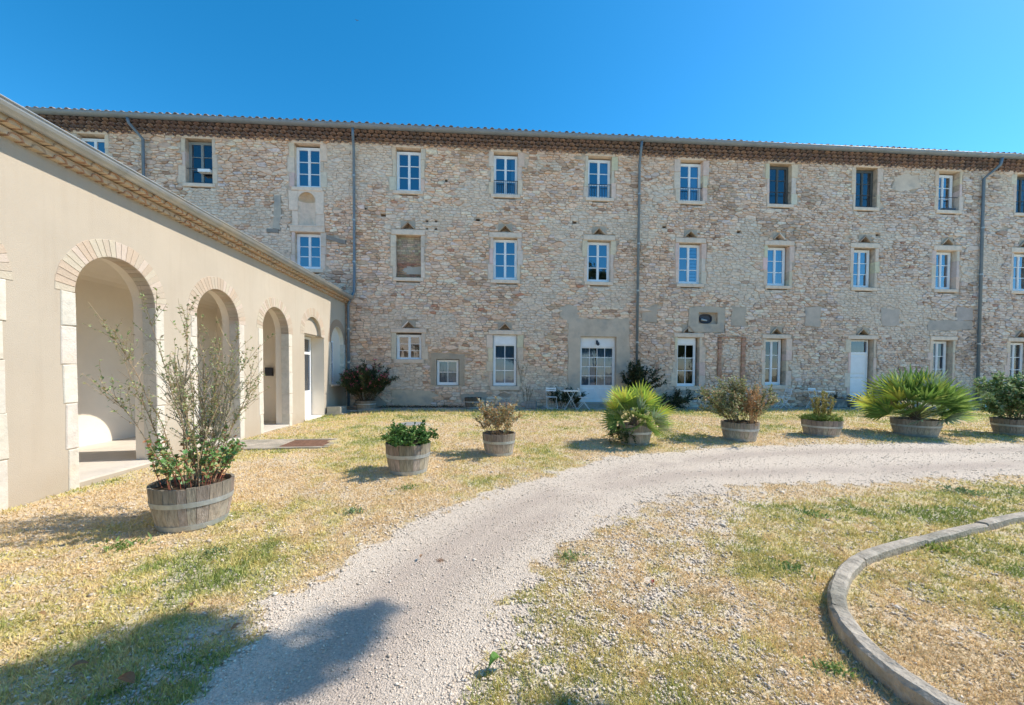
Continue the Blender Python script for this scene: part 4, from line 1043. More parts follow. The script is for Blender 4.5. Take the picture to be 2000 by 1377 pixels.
# kerb round the planted bed, in concrete lengths
ck = bpy.data.objects.new('kerb', None); finish(ck, None, kind='structure')
def spl(P, n):
    out_ = []
    for i in range(len(P)-1):
        p0 = P[max(i-1, 0)]; p1 = P[i]; p2 = P[i+1]; p3 = P[min(i+2, len(P)-1)]
        for k in range(n):
            t = k/n; out_.append(tuple(.5*((2*p1[a])+(-p0[a]+p2[a])*t+(2*p0[a]-5*p1[a]+4*p2[a]-p3[a])*t*t+(-p0[a]+3*p1[a]-3*p2[a]+p3[a])*t**3) for a in (0, 1)))
    return out_+[P[-1]]
cp = spl(CURB, 6); acc = 0; seg = [cp[0]]
segs = []
for a, b in zip(cp[:-1], cp[1:]):
    acc += math.hypot(b[0]-a[0], b[1]-a[1]); seg.append(b)
    if acc > .95: segs.append(seg); seg = [b]; acc = 0
segs.append(seg)
for sg in segs:
    if len(sg) < 2: continue
    m_ = MB(); n = len(sg); rings = []; dz = random.uniform(-.008, .012); dn = random.uniform(-.008, .008)
    for i, p in enumerate(sg):
        a = sg[max(i-1, 0)]; b = sg[min(i+1, n-1)]; dx, dy = b[0]-a[0], b[1]-a[1]; L = math.hypot(dx, dy); nx, ny = -dy/L, dx/L   # nx,ny points inwards or out
        z = g1(*p)+dz; tt = .006 if i in (0, n-1) else 0
        sx = (dx/L*.005 if i == 0 else -dx/L*.005 if i == n-1 else 0); sy = (dy/L*.005 if i == 0 else -dy/L*.005 if i == n-1 else 0)
        for off, hh in ((0, -.05), (.0, .085), (.018, .108), (.085, .112), (.1, .10), (.105, -.05)):
            o_ = off+dn; jj = random.gauss(0, .0022); m_.v.append((p[0]+nx*(o_+jj)+sx, p[1]+ny*(o_+jj)+sy, z+hh-tt+random.gauss(0, .0025))); m_.c.append((1, 1, 1))
    for i in range(n-1):
        for k in range(5): m_.f.append((i*6+k, i*6+k+1, (i+1)*6+k+1, (i+1)*6+k))
    m_.f += [tuple(range(5, -1, -1)), tuple((n-1)*6+k for k in range(6))]
    m_.build('kerb_stone', M_conc, ck)

# ------------------------------------------------------------------ barrels
def barrel(label, x, y, R, H, z=None, nst=22, dark=1.0, soil=.06, rot=0):
    z = g1(x, y)-.01 if z is None else z
    t = thing('half_barrel_planter', label, 'planter', (x, y, z), rot, 'half-barrel planters standing on the grass')
    r0 = R*.80
    def rad(s): return r0+(R-r0)*math.sin(s*PI/2*.96)/math.sin(PI/2*.96)
    a = 0
    ws = [random.uniform(.7, 1.3) for _ in range(nst)]; tot = sum(ws)
    for wv in ws:
        da = 2*PI*wv/tot; a0, a1 = a+.006, a+da-.006; a += da
        m_ = MB(); c = jc((.33*dark, .28*dark, .225*dark), .16, .04); zt = H-random.uniform(0, .014); vs = []
        cl = []
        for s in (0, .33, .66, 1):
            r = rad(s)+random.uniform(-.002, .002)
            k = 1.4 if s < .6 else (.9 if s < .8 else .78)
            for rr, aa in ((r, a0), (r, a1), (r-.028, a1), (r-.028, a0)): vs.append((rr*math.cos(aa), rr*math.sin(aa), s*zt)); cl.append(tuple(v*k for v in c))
        fs = []
        for i in range(3):
            for k in range(4): fs.append((i*4+k, i*4+(k+1) % 4, (i+1)*4+(k+1) % 4, (i+1)*4+k))
        fs += [(3, 2, 1, 0), (12, 13, 14, 15)]
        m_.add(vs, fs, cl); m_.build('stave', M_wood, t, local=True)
    for s0, s1 in ((.03, .15), (.56, .67)):
        m_ = MB(); m_.lathe([(rad(s0)+.001, s0*H), (rad(s0)+.005, s0*H), (rad(s1)+.005, s1*H), (rad(s1)+.001, s1*H)], 40)
        hp = m_.build('hoop', M_hoop, t, local=True, smooth=False)
        m_ = MB(); aa = -1.25; 
        for q in (-.03, .03): 
            rr = rad((s0+s1)/2)+.006; m_.lathe([(.008, 0), (.006, .004), (0, .005)], 6, (rr*math.cos(aa+q), rr*math.sin(aa+q), (s0+s1)/2*H))
        m_.build('rivet', M_iron, hp, local=True)
    m_ = MB(); vs = [(0, 0, H-soil+.02)]; n = 24
    for k in range(n): vs.append(((R-.03)*math.cos(2*PI*k/n), (R-.03)*math.sin(2*PI*k/n), H-soil+random.uniform(-.01, .01)))
    m_.add(vs, [(0, k+1, (k+1) % n+1) for k in range(n)]); m_.build('soil', M_soil, t, local=True)
    return t, z+H-soil
BAR = [(-3.09, 4.30, .36, .455), (-1.21, 6.16, .345, .475), (.25, 7.32, .315, .42), (3.22, 8.17, .35, .44), (5.84, 8.55, .395, .43), (8.25, 9.01, .42, .40), (10.71, 8.98, .47, .42), (13.43, 8.95, .44, .42)]
BL = ['weathered half barrel nearest the arcade, largest in view, holding tall sparse stems', 'half barrel with a split stave holding a low green bush', 'half barrel with dried brown and silvery stems spilling over its rim', 'half barrel under the smaller fan palm left of the downpipe line',
      'half barrel holding the wide grey-green shrub with orange dead stems', 'low half barrel filled with short grass and yellow flower spikes', 'wide half barrel hidden under the largest fan palm', 'half barrel at the right edge holding a rounded green shrub']
TOP = []
for (x, y, R, H), lb in zip(BAR, BL): TOP.append(barrel(lb, x, y, R, H, dark=random.uniform(.9, 1.1), rot=random.uniform(0, 6))[1])
_, oz = barrel('low dark half barrel with the pink oleander in the shaded corner by the wing', -4.45, 14.75, .38, .34, .24, dark=.7)
_, _z = barrel('dark empty half barrel against the stone wall left of the tall white window', -.5, 15.15, .33, .42, .24, dark=.45)

# ------------------------------------------------------------------ plants
def rdir(up=.5, sp=1):
    a = random.uniform(0, 2*PI); e = random.uniform(0, 1)*sp; v = Vector((math.cos(a)*e, math.sin(a)*e, up+random.random()*.6)); return v.normalized()
def curve_pts(p, d, L, n=6, bend=.15, grav=-.04):
    P = [Vector(p)]; d = Vector(d).normalized()
    for k in range(n):
        d = (d+Vector((random.gauss(0, bend), random.gauss(0, bend), random.gauss(0, bend*.5)+grav))).normalized(); P.append(P[-1]+d*L/n)
    return P
def bush(name, label, cat, loc, H, R, nstem, ntwig, nleaf, L, W, cols, stemcol=(.2, .13, .08), base=.12, bend=.12, spread=.9, leaf_from=.25, stem_r=.006, twiglen=.35, grav=-.03, flower=None, group=None):
    t = thing(name, label, cat, loc, 0, group); fo = MB(); fl = MB()
    for s in range(nstem):
        a = random.uniform(0, 2*PI); q = random.random()**.6; b0 = Vector((math.cos(a)*base*q, math.sin(a)*base*q, 0))
        tilt = Vector((math.cos(a)*q*R*spread, math.sin(a)*q*R*spread, H*(1-.35*q*q)*random.uniform(.75, 1.05)))
        P = curve_pts(b0, tilt, tilt.length, 7, bend, grav); m_ = MB(); m_.tube(P, stem_r, stem_r*.4, 5, jc(stemcol, .2))
        for k in range(ntwig):
            i = random.randint(2, len(P)-2); f = random.random(); p = P[i].lerp(P[i+1], f) if i+1 < len(P) else P[i]
            ax = (P[i]-P[i-1]).normalized(); d = (ax+rdir(.0, 1.1)*random.uniform(.5, 1.1)).normalized()
            tl = twiglen*random.uniform(.4, 1); Q = curve_pts(p, d, tl, 4, bend, grav); m_.tube(Q, stem_r*.45, stem_r*.22, 3, jc(stemcol, .2), cap=False)
            for j in range(nleaf):
                r = random.random(); ii = min(int(r*4), 3); pp = Q[ii].lerp(Q[ii+1], r*4-ii); ld = ((Q[ii+1]-Q[ii]).normalized()*.5+Vector((random.gauss(0, 1), random.gauss(0, 1), random.gauss(.1, .7))).normalized()).normalized()
                fo.leaf(pp, ld, L*random.uniform(.6, 1.25), W*random.uniform(.7, 1.2), jc(random.choice(cols), .2, .08))
            if flower and random.random() < flower[0]:
                for _q in range(flower[2]):
                    pp = Q[-1]+Vector((random.gauss(0, .03), random.gauss(0, .03), random.gauss(0, .03))); fl.leaf(pp, rdir(.2), flower[3], flower[3]*.8, jc(flower[1], .2, .1))
        for j in range(int(nleaf*1.2)):
            r = random.uniform(leaf_from, 1)*(len(P)-1.001); ii = int(r); pp = P[ii].lerp(P[ii+1], r-ii)
            fo.leaf(pp, Vector((random.gauss(0, 1), random.gauss(0, 1), random.gauss(.3, .6))), L*random.uniform(.6, 1.2), W, jc(random.choice(cols), .2, .08))
        m_.build('stem', M_bark, t, local=True)
    fo.build('foliage', M_leaf, t, local=True, kind='stuff')
    if fl.v: fl.build('flowers', M_petal, t, local=True, kind='stuff')
    return t
def top(i, dx=0, dy=0): return (BAR[i][0]+dx, BAR[i][1]+dy, TOP[i])
# 1: tall sparse shrub
PG = [(.28, .36, .14), (.36, .40, .18), (.44, .42, .2), (.24, .31, .14), (.40, .33, .18)]
bush('sparse_shrub', 'tall leggy shrub of thin twigs and tiny grey-green leaves in the nearest barrel', 'shrub', top(0), 1.85, .5, 16, 15, 10, .038, .021, PG, (.42, .30, .18), base=.2, bend=.10, spread=.75, stem_r=.0055, twiglen=.42, leaf_from=.3, grav=.01)
bush('woody_shrub', 'grey woody twiggy crown rising behind the nearest barrel stems', 'shrub', (BAR[0][0]+.02, BAR[0][1]+.08, TOP[0]), 1.3, .46, 3, 46, 10, .03, .016, [(.38, .38, .22), (.46, .42, .28), (.34, .36, .2)], (.42, .36, .28), base=.04, bend=.14, spread=1.0, stem_r=.012, twiglen=.5, leaf_from=.6, grav=.01)
bush('geranium', 'leafy geranium with upright reddish stems at the base of the nearest barrel', 'plant', top(0), .6, .3, 30, 6, 6, .048, .042, [(.16, .34, .10), (.22, .40, .13), (.32, .42, .14), (.28, .42, .2), (.48, .24, .12)], (.34, .12, .08), base=.28, bend=.07, spread=.5, stem_r=.005, twiglen=.12, leaf_from=.15)
# 2: low green bush
bush('rose_bush', 'low rounded rose bush with fresh green leaves in the split barrel', 'shrub', top(1, -.05), .3, .34, 28, 8, 12, .05, .034, [(.07, .17, .035), (.10, .22, .05), (.15, .28, .07), (.05, .12, .03)], (.16, .10, .05), base=.2, bend=.16, spread=.9, stem_r=.004, twiglen=.16)
# 3: dried bush
bush('dried_bush', 'half dead bush of brown stalks with silvery leaves, stalks drooping over the rim', 'shrub', top(2), .7, .36, 30, 9, 9, .06, .03, [(.50, .38, .18), (.40, .28, .14), (.30, .33, .2), (.48, .48, .36), (.5, .3, .15)], (.36, .23, .12), base=.2, bend=.16, spread=.8, stem_r=.004, twiglen=.22)
# 5: wide grey-green shrub
bush('grey_green_shrub', 'wide rounded grey-green shrub with a clump of orange dead stems', 'shrub', top(4), 1.0, .72, 38, 15, 13, .062, .036, [(.26, .30, .12), (.34, .37, .18), (.44, .45, .28), (.16, .19, .08), (.48, .34, .2)], (.2, .14, .09), base=.2, bend=.14, spread=.95, stem_r=.006, twiglen=.3, leaf_from=.15)
bush('dead_stems', 'upright orange dead stems standing inside the grey-green shrub', 'plant', top(4, .10, -.33), 1.0, .10, 30, 9, 7, .035, .02, [(.60, .36, .17), (.52, .33, .17)], (.55, .32, .16), base=.10, bend=.06, spread=.8, stem_r=.005, twiglen=.12)
# 6: short grass and flower spikes
bush('flower_spikes', 'yellow-brown upright flower spikes in the low grassy barrel', 'plant', top(5, -.12, -.1), .85, .2, 16, 22, 9, .034, .02, [(.5, .4, .16), (.42, .36, .12), (.3, .33, .08)], (.4, .33, .14), base=.14, bend=.05, spread=.7, stem_r=.004, twiglen=.07, grav=.02)
bush('barrel_grass', 'short bright green weeds carpeting the low barrel', 'plant', top(5), .17, .36, 110, 4, 6, .06, .018, [(.2, .3, .06), (.27, .34, .08)], (.2, .28, .06), base=.36, bend=.1, spread=.2, stem_r=.0025, twiglen=.08)
# 8: rounded green shrub
bush('green_shrub', 'rounded pale green shrub cut by the right edge of the photograph', 'shrub', top(7), 1.12, .8, 36, 17, 16, .085, .05, [(.20, .31, .11), (.28, .39, .17), (.38, .46, .25), (.14, .22, .08)], (.2, .15, .09), base=.2, bend=.14, spread=.85, stem_r=.007, twiglen=.34, leaf_from=.1)
# oleander
bush('oleander', 'dark oleander with pink flowers against the corner of the stone wall', 'shrub', (-4.45, 14.75, oz), 1.4, .72, 50, 15, 15, .12, .028, [(.035, .065, .025), (.05, .09, .03), (.025, .05, .02), (.09, .1, .045)], (.12, .08, .05), base=.25, bend=.1, spread=.9, stem_r=.008, twiglen=.3, leaf_from=.1, flower=(.16, (.75, .17, .25), 6, .05))
# climber round the downpipe, low creeping shrub, ivy by the table
bush('climbing_shrub', 'dark leafy climber wrapped round the middle downpipe', 'shrub', (6.1, 15.4, .6), 1.6, .7, 24, 15, 14, .10, .055, [(.03, .055, .025), (.045, .075, .03), (.07, .09, .04)], (.1, .07, .05), base=.1, bend=.18, spread=.7, stem_r=.01, twiglen=.4, leaf_from=.25)
m_ = bush('creeping_shrub', 'dark low creeper sprawling right of the downpipe along the wall foot', 'shrub', (7.25, 15.35, .24), .6, 1.0, 28, 12, 12, .08, .04, [(.03, .055, .025), (.05, .08, .03)], (.1, .07, .05), base=.6, bend=.2, spread=.8, stem_r=.008, twiglen=.35)
bush('wall_plant', 'dark green plant behind the white bistro table left of the double door', 'shrub', (3.0, 15.4, .24), .8, .6, 24, 11, 12, .08, .04, [(.035, .06, .025), (.055, .09, .035), (.1, .12, .06)], (.1, .07, .05), base=.6, bend=.14, spread=.6, stem_r=.006, twiglen=.25)
bush('box_plant', 'dry brown stalky plant in the wooden crate by the wall', 'plant', (1.62, 15.25, .5), .75, .22, 12, 7, 7, .03, .012, [(.33, .22, .12), (.4, .3, .16), (.28, .24, .12)], (.3, .2, .11), base=.14, bend=.08, spread=.5, stem_r=.004, twiglen=.16)
bush('climber_sprig', 'thin brown climber beside the stone frame of the tall white window', 'plant', (1.45, 15.62, 1.2), 1.6, .25, 6, 7, 5, .035, .02, [(.14, .13, .07), (.2, .16, .09)], (.2, .15, .1), base=.06, bend=.1, spread=.5, stem_r=.004, twiglen=.15)
bush('wall_shrub', 'dark scrub at the wall foot beside the white panelled door', 'shrub', (14.9, 15.4, .4), .5, .45, 12, 7, 7, .06, .03, [(.03, .05, .025), (.05, .08, .03)], (.1, .07, .05), base=.4, bend=.15, spread=.6, stem_r=.006, twiglen=.2)
# ---- fan palms
def frond_mesh(nb, Lp, Lf, cols, droop=.25, spreadA=2.5):
    m_ = MB(); P = [Vector((0, 0, 0))]; d = Vector((1, 0, .1))
    for k in range(5):
        d = (d+Vector((0, 0, -droop*.12))).normalized(); P.append(P[-1]+d*Lp/5)
    m_.tube(P, .008, .005, 4, (.2, .22, .07)); hub = P[-1]
    for k in range(nb):
        a = (k/(nb-1)-.5)*spreadA; L = Lf*(1-.28*abs(k/(nb-1)-.5)*2)*random.uniform(.93, 1.04)
        dr = Vector((math.cos(a), math.sin(a), .05+.10*abs(math.sin(a)))).normalized(); sd = Vector((-math.sin(a), math.cos(a), 0))
        wv = .042*Lf/.45; c = jc(random.choice(cols), .35, .08); w0 = wv*.35
        p1 = hub+dr*L*.5; p2 = hub+dr*L-Vector((0, 0, droop*.14*L)); up = Vector((0, 0, .006))
        m_.add([tuple(hub-sd*w0*.5), tuple(hub+sd*w0*.5), tuple(p1+sd*wv*.5+up), tuple(p1), tuple(p1-sd*wv*.5+up), tuple(p2)], [(0, 1, 2, 3), (0, 3, 4), (3, 2, 5), (4, 3, 5)], [c]*5+[tuple(v*1.15 for v in c)])
    me = m_.mesh('frond'); me.materials.append(M_leaf); return me
def palm(name, label, loc, Lp, Lf, n, low=-.35, seed=1):
    random.seed(seed)
    t = thing(name, label, 'palm', loc)
    G1 = [(.14, .24, .05), (.20, .31, .07), (.26, .36, .09)]; G2 = [(.46, .55, .09), (.58, .60, .10)]; G3 = [(.24, .32, .19), (.31, .38, .25)]; G4 = [(.40, .34, .10), (.35, .25, .12)]
    ms = [frond_mesh(13, Lp, Lf, G1), frond_mesh(12, Lp*.9, Lf*1.05, G1, .5), frond_mesh(13, Lp*1.1, Lf, G2), frond_mesh(12, Lp, Lf*.95, G3, .4), frond_mesh(11, Lp*.8, Lf*.8, G4, .8)]
    wt = [4, 4, 3, 2, .6]
    for k in range(n):
        a = k*2.39996+random.uniform(-.2, .2); f = (k+.5)/n; el = 1.42-(1.42-low)*f**.85+random.uniform(-.1, .1)
        o = bpy.data.objects.new('frond', random.choices(ms, wt)[0]); o.location = (.05*math.cos(a), .05*math.sin(a), .04+.10*(1-f))
        o.rotation_mode = 'QUATERNION'
        q = Matrix.Rotation(a, 3, 'Z') @ Matrix.Rotation(-el, 3, 'Y') @ Matrix.Rotation(random.choice((-1, 1))*random.uniform(.2, 1.25), 3, 'X'); o.rotation_quaternion = q.to_quaternion()
        s = random.uniform(.85, 1.1); o.scale = (s, s, s); finish(o, t)
    m_ = MB(); m_.lathe([(.09, -.05), (.10, .05), (.07, .16), (.0, .2)], 10, (0, 0, 0), (.16, .10, .06)); m_.build('trunk', M_bark, t, local=True)
    return t
palm('fan_palm', 'smaller fan palm with upright green fronds in front of the double door', (BAR[3][0]-.02, BAR[3][1], TOP[3]+.02), .42, .45, 48, -.22, 3)
palm('fan_palm', 'largest fan palm spreading wide fronds in front of the panelled door', (BAR[6][0], BAR[6][1], TOP[6]+.05), .62, .60, 78, .0, 4)
random.seed(99)
bush('ivy', 'dark ivy trailing down the left side of the smaller palm barrel', 'plant', (BAR[3][0]-.3, BAR[3][1]-.08, TOP[3]), .1, .3, 12, 7, 8, .05, .035, [(.05, .09, .03), (.09, .14, .05)], (.1, .08, .05), base=.1, bend=.2, spread=1, stem_r=.004, twiglen=.3, grav=-.4)

# weeds in the grass
WD = [(.74, 3.33, .10), (2.55, 3.05, .13), (1.95, 2.0, .09), (4.1, 3.2, .15), (3.69, 4.16, .14), (6.44, 4.8, .2), (-1.5, 4.49, .13), (-.39, 3.33, .035), (-2.4, 3.6, .1), (-3.3, 3.75, .16), (7.6, 4.75, .2), (-1.05, 5.3, .12)]
WL = ['small dark weed tuft alone in the pale gravel', 'grey-green weed rosette near the bend of the kerb', 'leafy weed clump beside the near end of the kerb', 'bright yellow-green tuft inside the kerbed bed', 'weed clump in the dry grass past the gravel mix', 'dark weed clump left of the far kerb', 'flat weed in the grass left of the second barrel', 'tiny dry weed on the left wheel track', 'weed rosette in front of the nearest barrel', 'bright clover clump at the foot of the nearest barrel', 'weed clump where the far kerb leaves the picture', 'weed patch at the grass edge below the second barrel']
for (x, y, r), lb in zip(WD, WL):
    t = thing('weed', lb, 'weed', (x, y, g1(x, y)+(.04 if x == 4.1 else 0)), 0, 'weeds growing in the grass and gravel'); m_ = MB()
    c0 = random.choice([(.15, .28, .06), (.2, .32, .09), (.2, .28, .13)]) if x != 4.1 else (.3, .36, .07)
    if x == -.39: c0 = (.34, .18, .1)
    for k in range(90):
        a = random.uniform(0, 2*PI); m_.leaf((random.gauss(0, r*.5), random.gauss(0, r*.5), .0), (math.cos(a), math.sin(a), random.uniform(.3, 1.4)), r*random.uniform(.2, .55), r*.13, jc(c0, .25, .08))
    m_.build('leaves', M_leaf, t, local=True)
# fallen leaves
LV = [(.06, 2.08, .12, (.13, .27, .05), 'large green leaf lying upright on the gravel near the bottom of the picture'), (-1.86, 2.1, .11, (.33, .15, .07), 'large reddish brown leaf in the shaded grass at bottom left'), (1.28, 2.86, .045, (.30, .05, .03), 'small dark red leaf on the gravel mix'), (-2.2, 2.22, .08, (.30, .16, .08), 'curled brown leaf left of the reddish one in shade'), (-1.55, 2.5, .07, (.36, .2, .1), 'brown leaf at the shadow edge beside the gravel'), (-2.0, 2.75, .07, (.34, .17, .09), 'pinkish dry leaf above the shadow edge'), (-.55, 3.35, .05, (.38, .24, .14), 'pale brown leaf on the left wheel track'), (-2.9, 2.7, .06, (.36, .22, .1), 'tan leaf in the sunlit grass at the left edge')]
for x, y, L, c, lb in LV:
    m_ = MB(); n = 6; a = random.uniform(0, 6); q = []
    for k in range(n+1):
        s = k/n; wv = math.sin(PI*min(1, s*1.05)**.8)*L*.26+.0005; cz = .012+.035*L/.1*math.sin(s*2.8)*(1.6 if L > .115 else .7)
        for sgn, up in ((-1, .4), (0, 0), (1, .4)):
            q.append(((s-.5)*L*math.cos(a)-sgn*wv*math.sin(a), (s-.5)*L*math.sin(a)+sgn*wv*math.cos(a), cz+up*wv))
    fs = []
    for k in range(n): fs += [(k*3, k*3+1, k*3+4, k*3+3), (k*3+1, k*3+2, k*3+5, k*3+4)]
    m_.add([(x+v[0], y+v[1], g1(x, y)+v[2]+.02) for v in q], fs, c); m_.build('fallen_leaf', M_leaf, None, label=lb, cat='leaf', group='fallen leaves on the ground')

# ------------------------------------------------------------------ garden furniture and small things
def chair(label, loc, rz):
    t = thing('folding_chair', label, 'chair', loc, rz, 'white folding bistro chairs by the wall'); W_ = .2
    for s in (-1, 1):
        m_ = MB(); m_.tube([(s*W_, -.22, 0), (s*W_, .12, .45), (s*W_, .21, .82)], .009, .009, 6); m_.build('back_leg', M_metal_white, t, local=True)
        m_ = MB(); m_.tube([(s*(W_-.025), .24, 0), (s*(W_-.025), -.16, .45)], .009, .009, 6); m_.build('front_leg', M_metal_white, t, local=True)
    for z in (.70, .78):
        m_ = MB(); m_.box(-W_, W_, .185+(z-.7)*.2, .2+(z-.7)*.2, z-.03, z+.03); m_.build('back_slat', M_metal_white, t, local=True)
    for k in range(6):
        m_ = MB(); y = -.19+k*.065; m_.box(-W_+.02, W_-.02, y, y+.045, .45, .464); m_.build('seat_slat', M_metal_white, t, local=True)
    m_ = MB(); m_.bar((-W_, -.2, .03), (W_, -.2, .03), .007); m_.bar((-W_, .22, .03), (W_, .22, .03), .007); m_.build('stretcher', M_metal_white, t, local=True)
    return t
ch = chair('white folding chair facing out, first by the wall left of the bistro table', (2.55, 14.95, .24), 0)
def place(label, loc, rz):
    c = copy_tree(ch); c.location = loc; c.rotation_euler = (0, 0, rz); c['label'] = label; return c
place('white folding chair side on, between bistro table and double door step', (3.75, 14.72, .24), 1.45)
place('white folding chair side on, under the shuttered window left of the square table', (12.15, 15.1, .24), -1.7)
place('white folding chair behind the square table near the panelled door', (13.75, 15.3, .24), .2)
def table(label, loc, rz, w2):
    t = thing('folding_table', label, 'table', loc, rz, 'white folding bistro tables by the wall')
    for k in range(7):
        m_ = MB(); y = -w2+k*(2*w2/7); m_.box(-w2, w2, y+.004, y+2*w2/7-.004, .71, .728); m_.build('top_slat', M_metal_white, t, local=True)
    m_ = MB(); m_.box(-w2, w2, -w2+.01, -w2+.03, .68, .709); m_.box(-w2, w2, w2-.03, w2-.01, .68, .709); m_.build('apron', M_metal_white, t, local=True)
    for y in (-w2+.05, w2-.05):
        for s in (-1, 1):
            m_ = MB(); m_.tube([(s*w2*.8, y+s*.008, 0), (-s*w2*.55, y+s*.008, .7)], .009, .009, 6); m_.build('leg', M_metal_white, t, local=True)
    m_ = MB(); m_.bar((w2*.8, -w2+.05, .02), (w2*.8, w2-.05, .02), .008); m_.bar((-w2*.8, -w2+.05, .02), (-w2*.8, w2-.05, .02), .008); m_.build('stretcher', M_metal_white, t, local=True)
    return t
table('white folding bistro table between two chairs left of the double door', (3.22, 14.85, .24), .05, .3)
table('white square folding table near the panelled door', (13.45, 14.85, .24), .02, .36)
# wooden crate planter
t = thing('crate_planter', 'grey wooden crate planter on the paving below the tall white window', 'planter', (1.75, 15.0, .24), -.25)
for k in range(3):
    for s in (-1, 1):
        m_ = MB(); m_.box(-.21, .21, s*.14-.01, s*.14+.01, .015+k*.095, .10+k*.095, jc((.36, .32, .28), .15)); m_.build('plank', M_wood, t, local=True)
        m_ = MB(); m_.box(s*.21-.01, s*.21+.01, -.128, .128, .015+k*.095, .10+k*.095, jc((.36, .32, .28), .15)); m_.build('plank', M_wood, t, local=True)
m_ = MB(); m_.box(-.2, .2, -.13, .13, .2, .23); m_.build('soil', M_soil, t, local=True)
# leaf litter and dark earth along the wall foot
m_ = MB()
for k in range(1500):
    x = random.uniform(-4.2, -.9) if k < 1100 else random.uniform(9, 19); y = FY-.05-abs(random.gauss(0, .16)); m_.leaf((x, y, .245+random.random()*.07*max(0, 1-(FY-y)*2.5)), (random.gauss(0, 1), random.gauss(0, 1), random.gauss(0, .3)), random.uniform(.03, .08), .03, jc(random.choice([(.26, .12, .06), (.20, .10, .05), (.16, .11, .06), (.12, .12, .05)]), .3, .1))
m_.build('leaf_litter', M_leaf, None, label='reddish brown dead leaves heaped along the foot of the stone wall', cat='leaf litter', kind='stuff')
# stone trough by the panelled door
t = thing('stone_trough', 'dark stone trough against the wall left of the panelled door', 'trough', (14.55, 15.35, .24))
m_ = MB(); m_.cbox(-.45, .45, -.2, .2, 0, .38, .02, (.2, .19, .17)); m_.build('basin', M_lime, t, local=True)
m_ = MB(); m_.box(-.4, .4, -.15, .15, .38, .39); m_.build('soil', M_soil, t, local=True)
# flower pot with geranium near barrel row and low ledge along wall foot
t = thing('stone_block', 'mossy stone block seat at the foot of the wing corner', 'stone block', (-5.2, 13.98, .12))
m_ = MB(); m_.cbox(-.24, .22, -.3, .3, 0, .30, .03, (.36, .34, .28), 'x', 1, .015); m_.build('top_stone', M_lime, t, local=True)
m_ = MB(); m_.cbox(-.24, .30, -.36, .34, -.1, .09, .02, (.3, .29, .24), 'x', 1, .01); m_.build('base_stone', M_lime, t, local=True)
# meter cabinets
t = thing('meter_cabinet', 'pale grey double meter cabinet on the wall right of the right downpipe', 'cabinet', (21.75, FY-.06, .25))
m_ = MB(); m_.box(-.1, .92, -.16, .0, .0, 1.1); m_.build('case', M_metal_white, t, local=True)
for x0, x1 in ((-.07, .39), (.43, .89)):
    m_ = MB(); m_.cbox(x0, x1, -.18, -.16, .05, 1.04, .008); d_ = m_.build('door', M_metal_white, t, local=True)
    m_ = MB(); m_.box(x0+.2, x0+.24, -.188, -.18, .5, .56); m_.build('lock', M_iron, d_, local=True)
# concrete drain slab with rusty grate
t = thing('drain_slab', 'flat concrete drain slab with rusty grate running out from the arcade', 'drain', (-4.3, 8.4, .09), .05)
m_ = MB(); m_.cbox(-1.1, .12, -.53, .5, -.05, .05, .012, (1, 1, 1)); m_.build('slab', M_conc, t, local=True)
for a in ((.12, 1.0, -.53, -.43), (.12, 1.0, .4, .5)): m_ = MB(); m_.box(a[0], a[1], a[2], a[3], -.05, .05); m_.build('side_beam', M_conc, t, local=True)
m_ = MB(); m_.box(.14, .98, -.42, .39, -.02, .0); m_.build('grate_bed', M_rust, t, local=True)
for k in range(16):
    m_ = MB(); y = -.415+k*.05; m_.box(.14, .97, y, y+.032, .005, .042); m_.build('grate_bar', M_rust, t, local=True)
for k in range(6):
    m_ = MB(); y = -.47+k*.165; m_.box(.98, 1.12, y, y+.06, -.04, .045); m_.build('inlet_rib', M_conc, t, local=True)
m_ = MB(); m_.box(.98, 1.06, -.46, .42, -.06, -.03); m_.build('inlet_floor', M_dark, t, local=True)
# manhole
t = thing('manhole_cover', 'round grey manhole cover lying in the grass behind the second barrel', 'manhole', (-2.05, 10.95, g1(-2.05, 10.95)-.01))
m_ = MB(); m_.lathe([(.40, -.02), (.40, .035), (.33, .04), (.33, .02)], 32); m_.build('rim', M_conc, t, local=True)
m_ = MB(); m_.lathe([(.325, .0), (.325, .036), (.28, .04), (0, .042)], 32); m_.build('lid', M_hoop, t, local=True)
# little bird in the sky
t = thing('bird', 'tiny dark bird flying high in the blue sky above the left downpipe', 'bird', (-9.6, 30, 27.5), .4)
m_ = MB(); m_.lathe([(0, -.16), (.035, -.1), (.05, 0), (.03, .1), (0, .16)], 8, (0, 0, 0), (.03, .03, .03)); m_.v = [(a, c, b_) for a, b_, c in m_.v]; m_.build('body', M_iron, t, local=True, smooth=True); t.scale = (.42, .42, .42)
for s in (-1, 1):
    m_ = MB(); m_.add([(0, .06, .0), (s*.2, .04, .09), (s*.42, -.08, .03), (s*.2, -.06, .075), (0, -.06, .0)], [(0, 1, 2, 3, 4)]); m_.build('wing', M_iron, t, local=True)

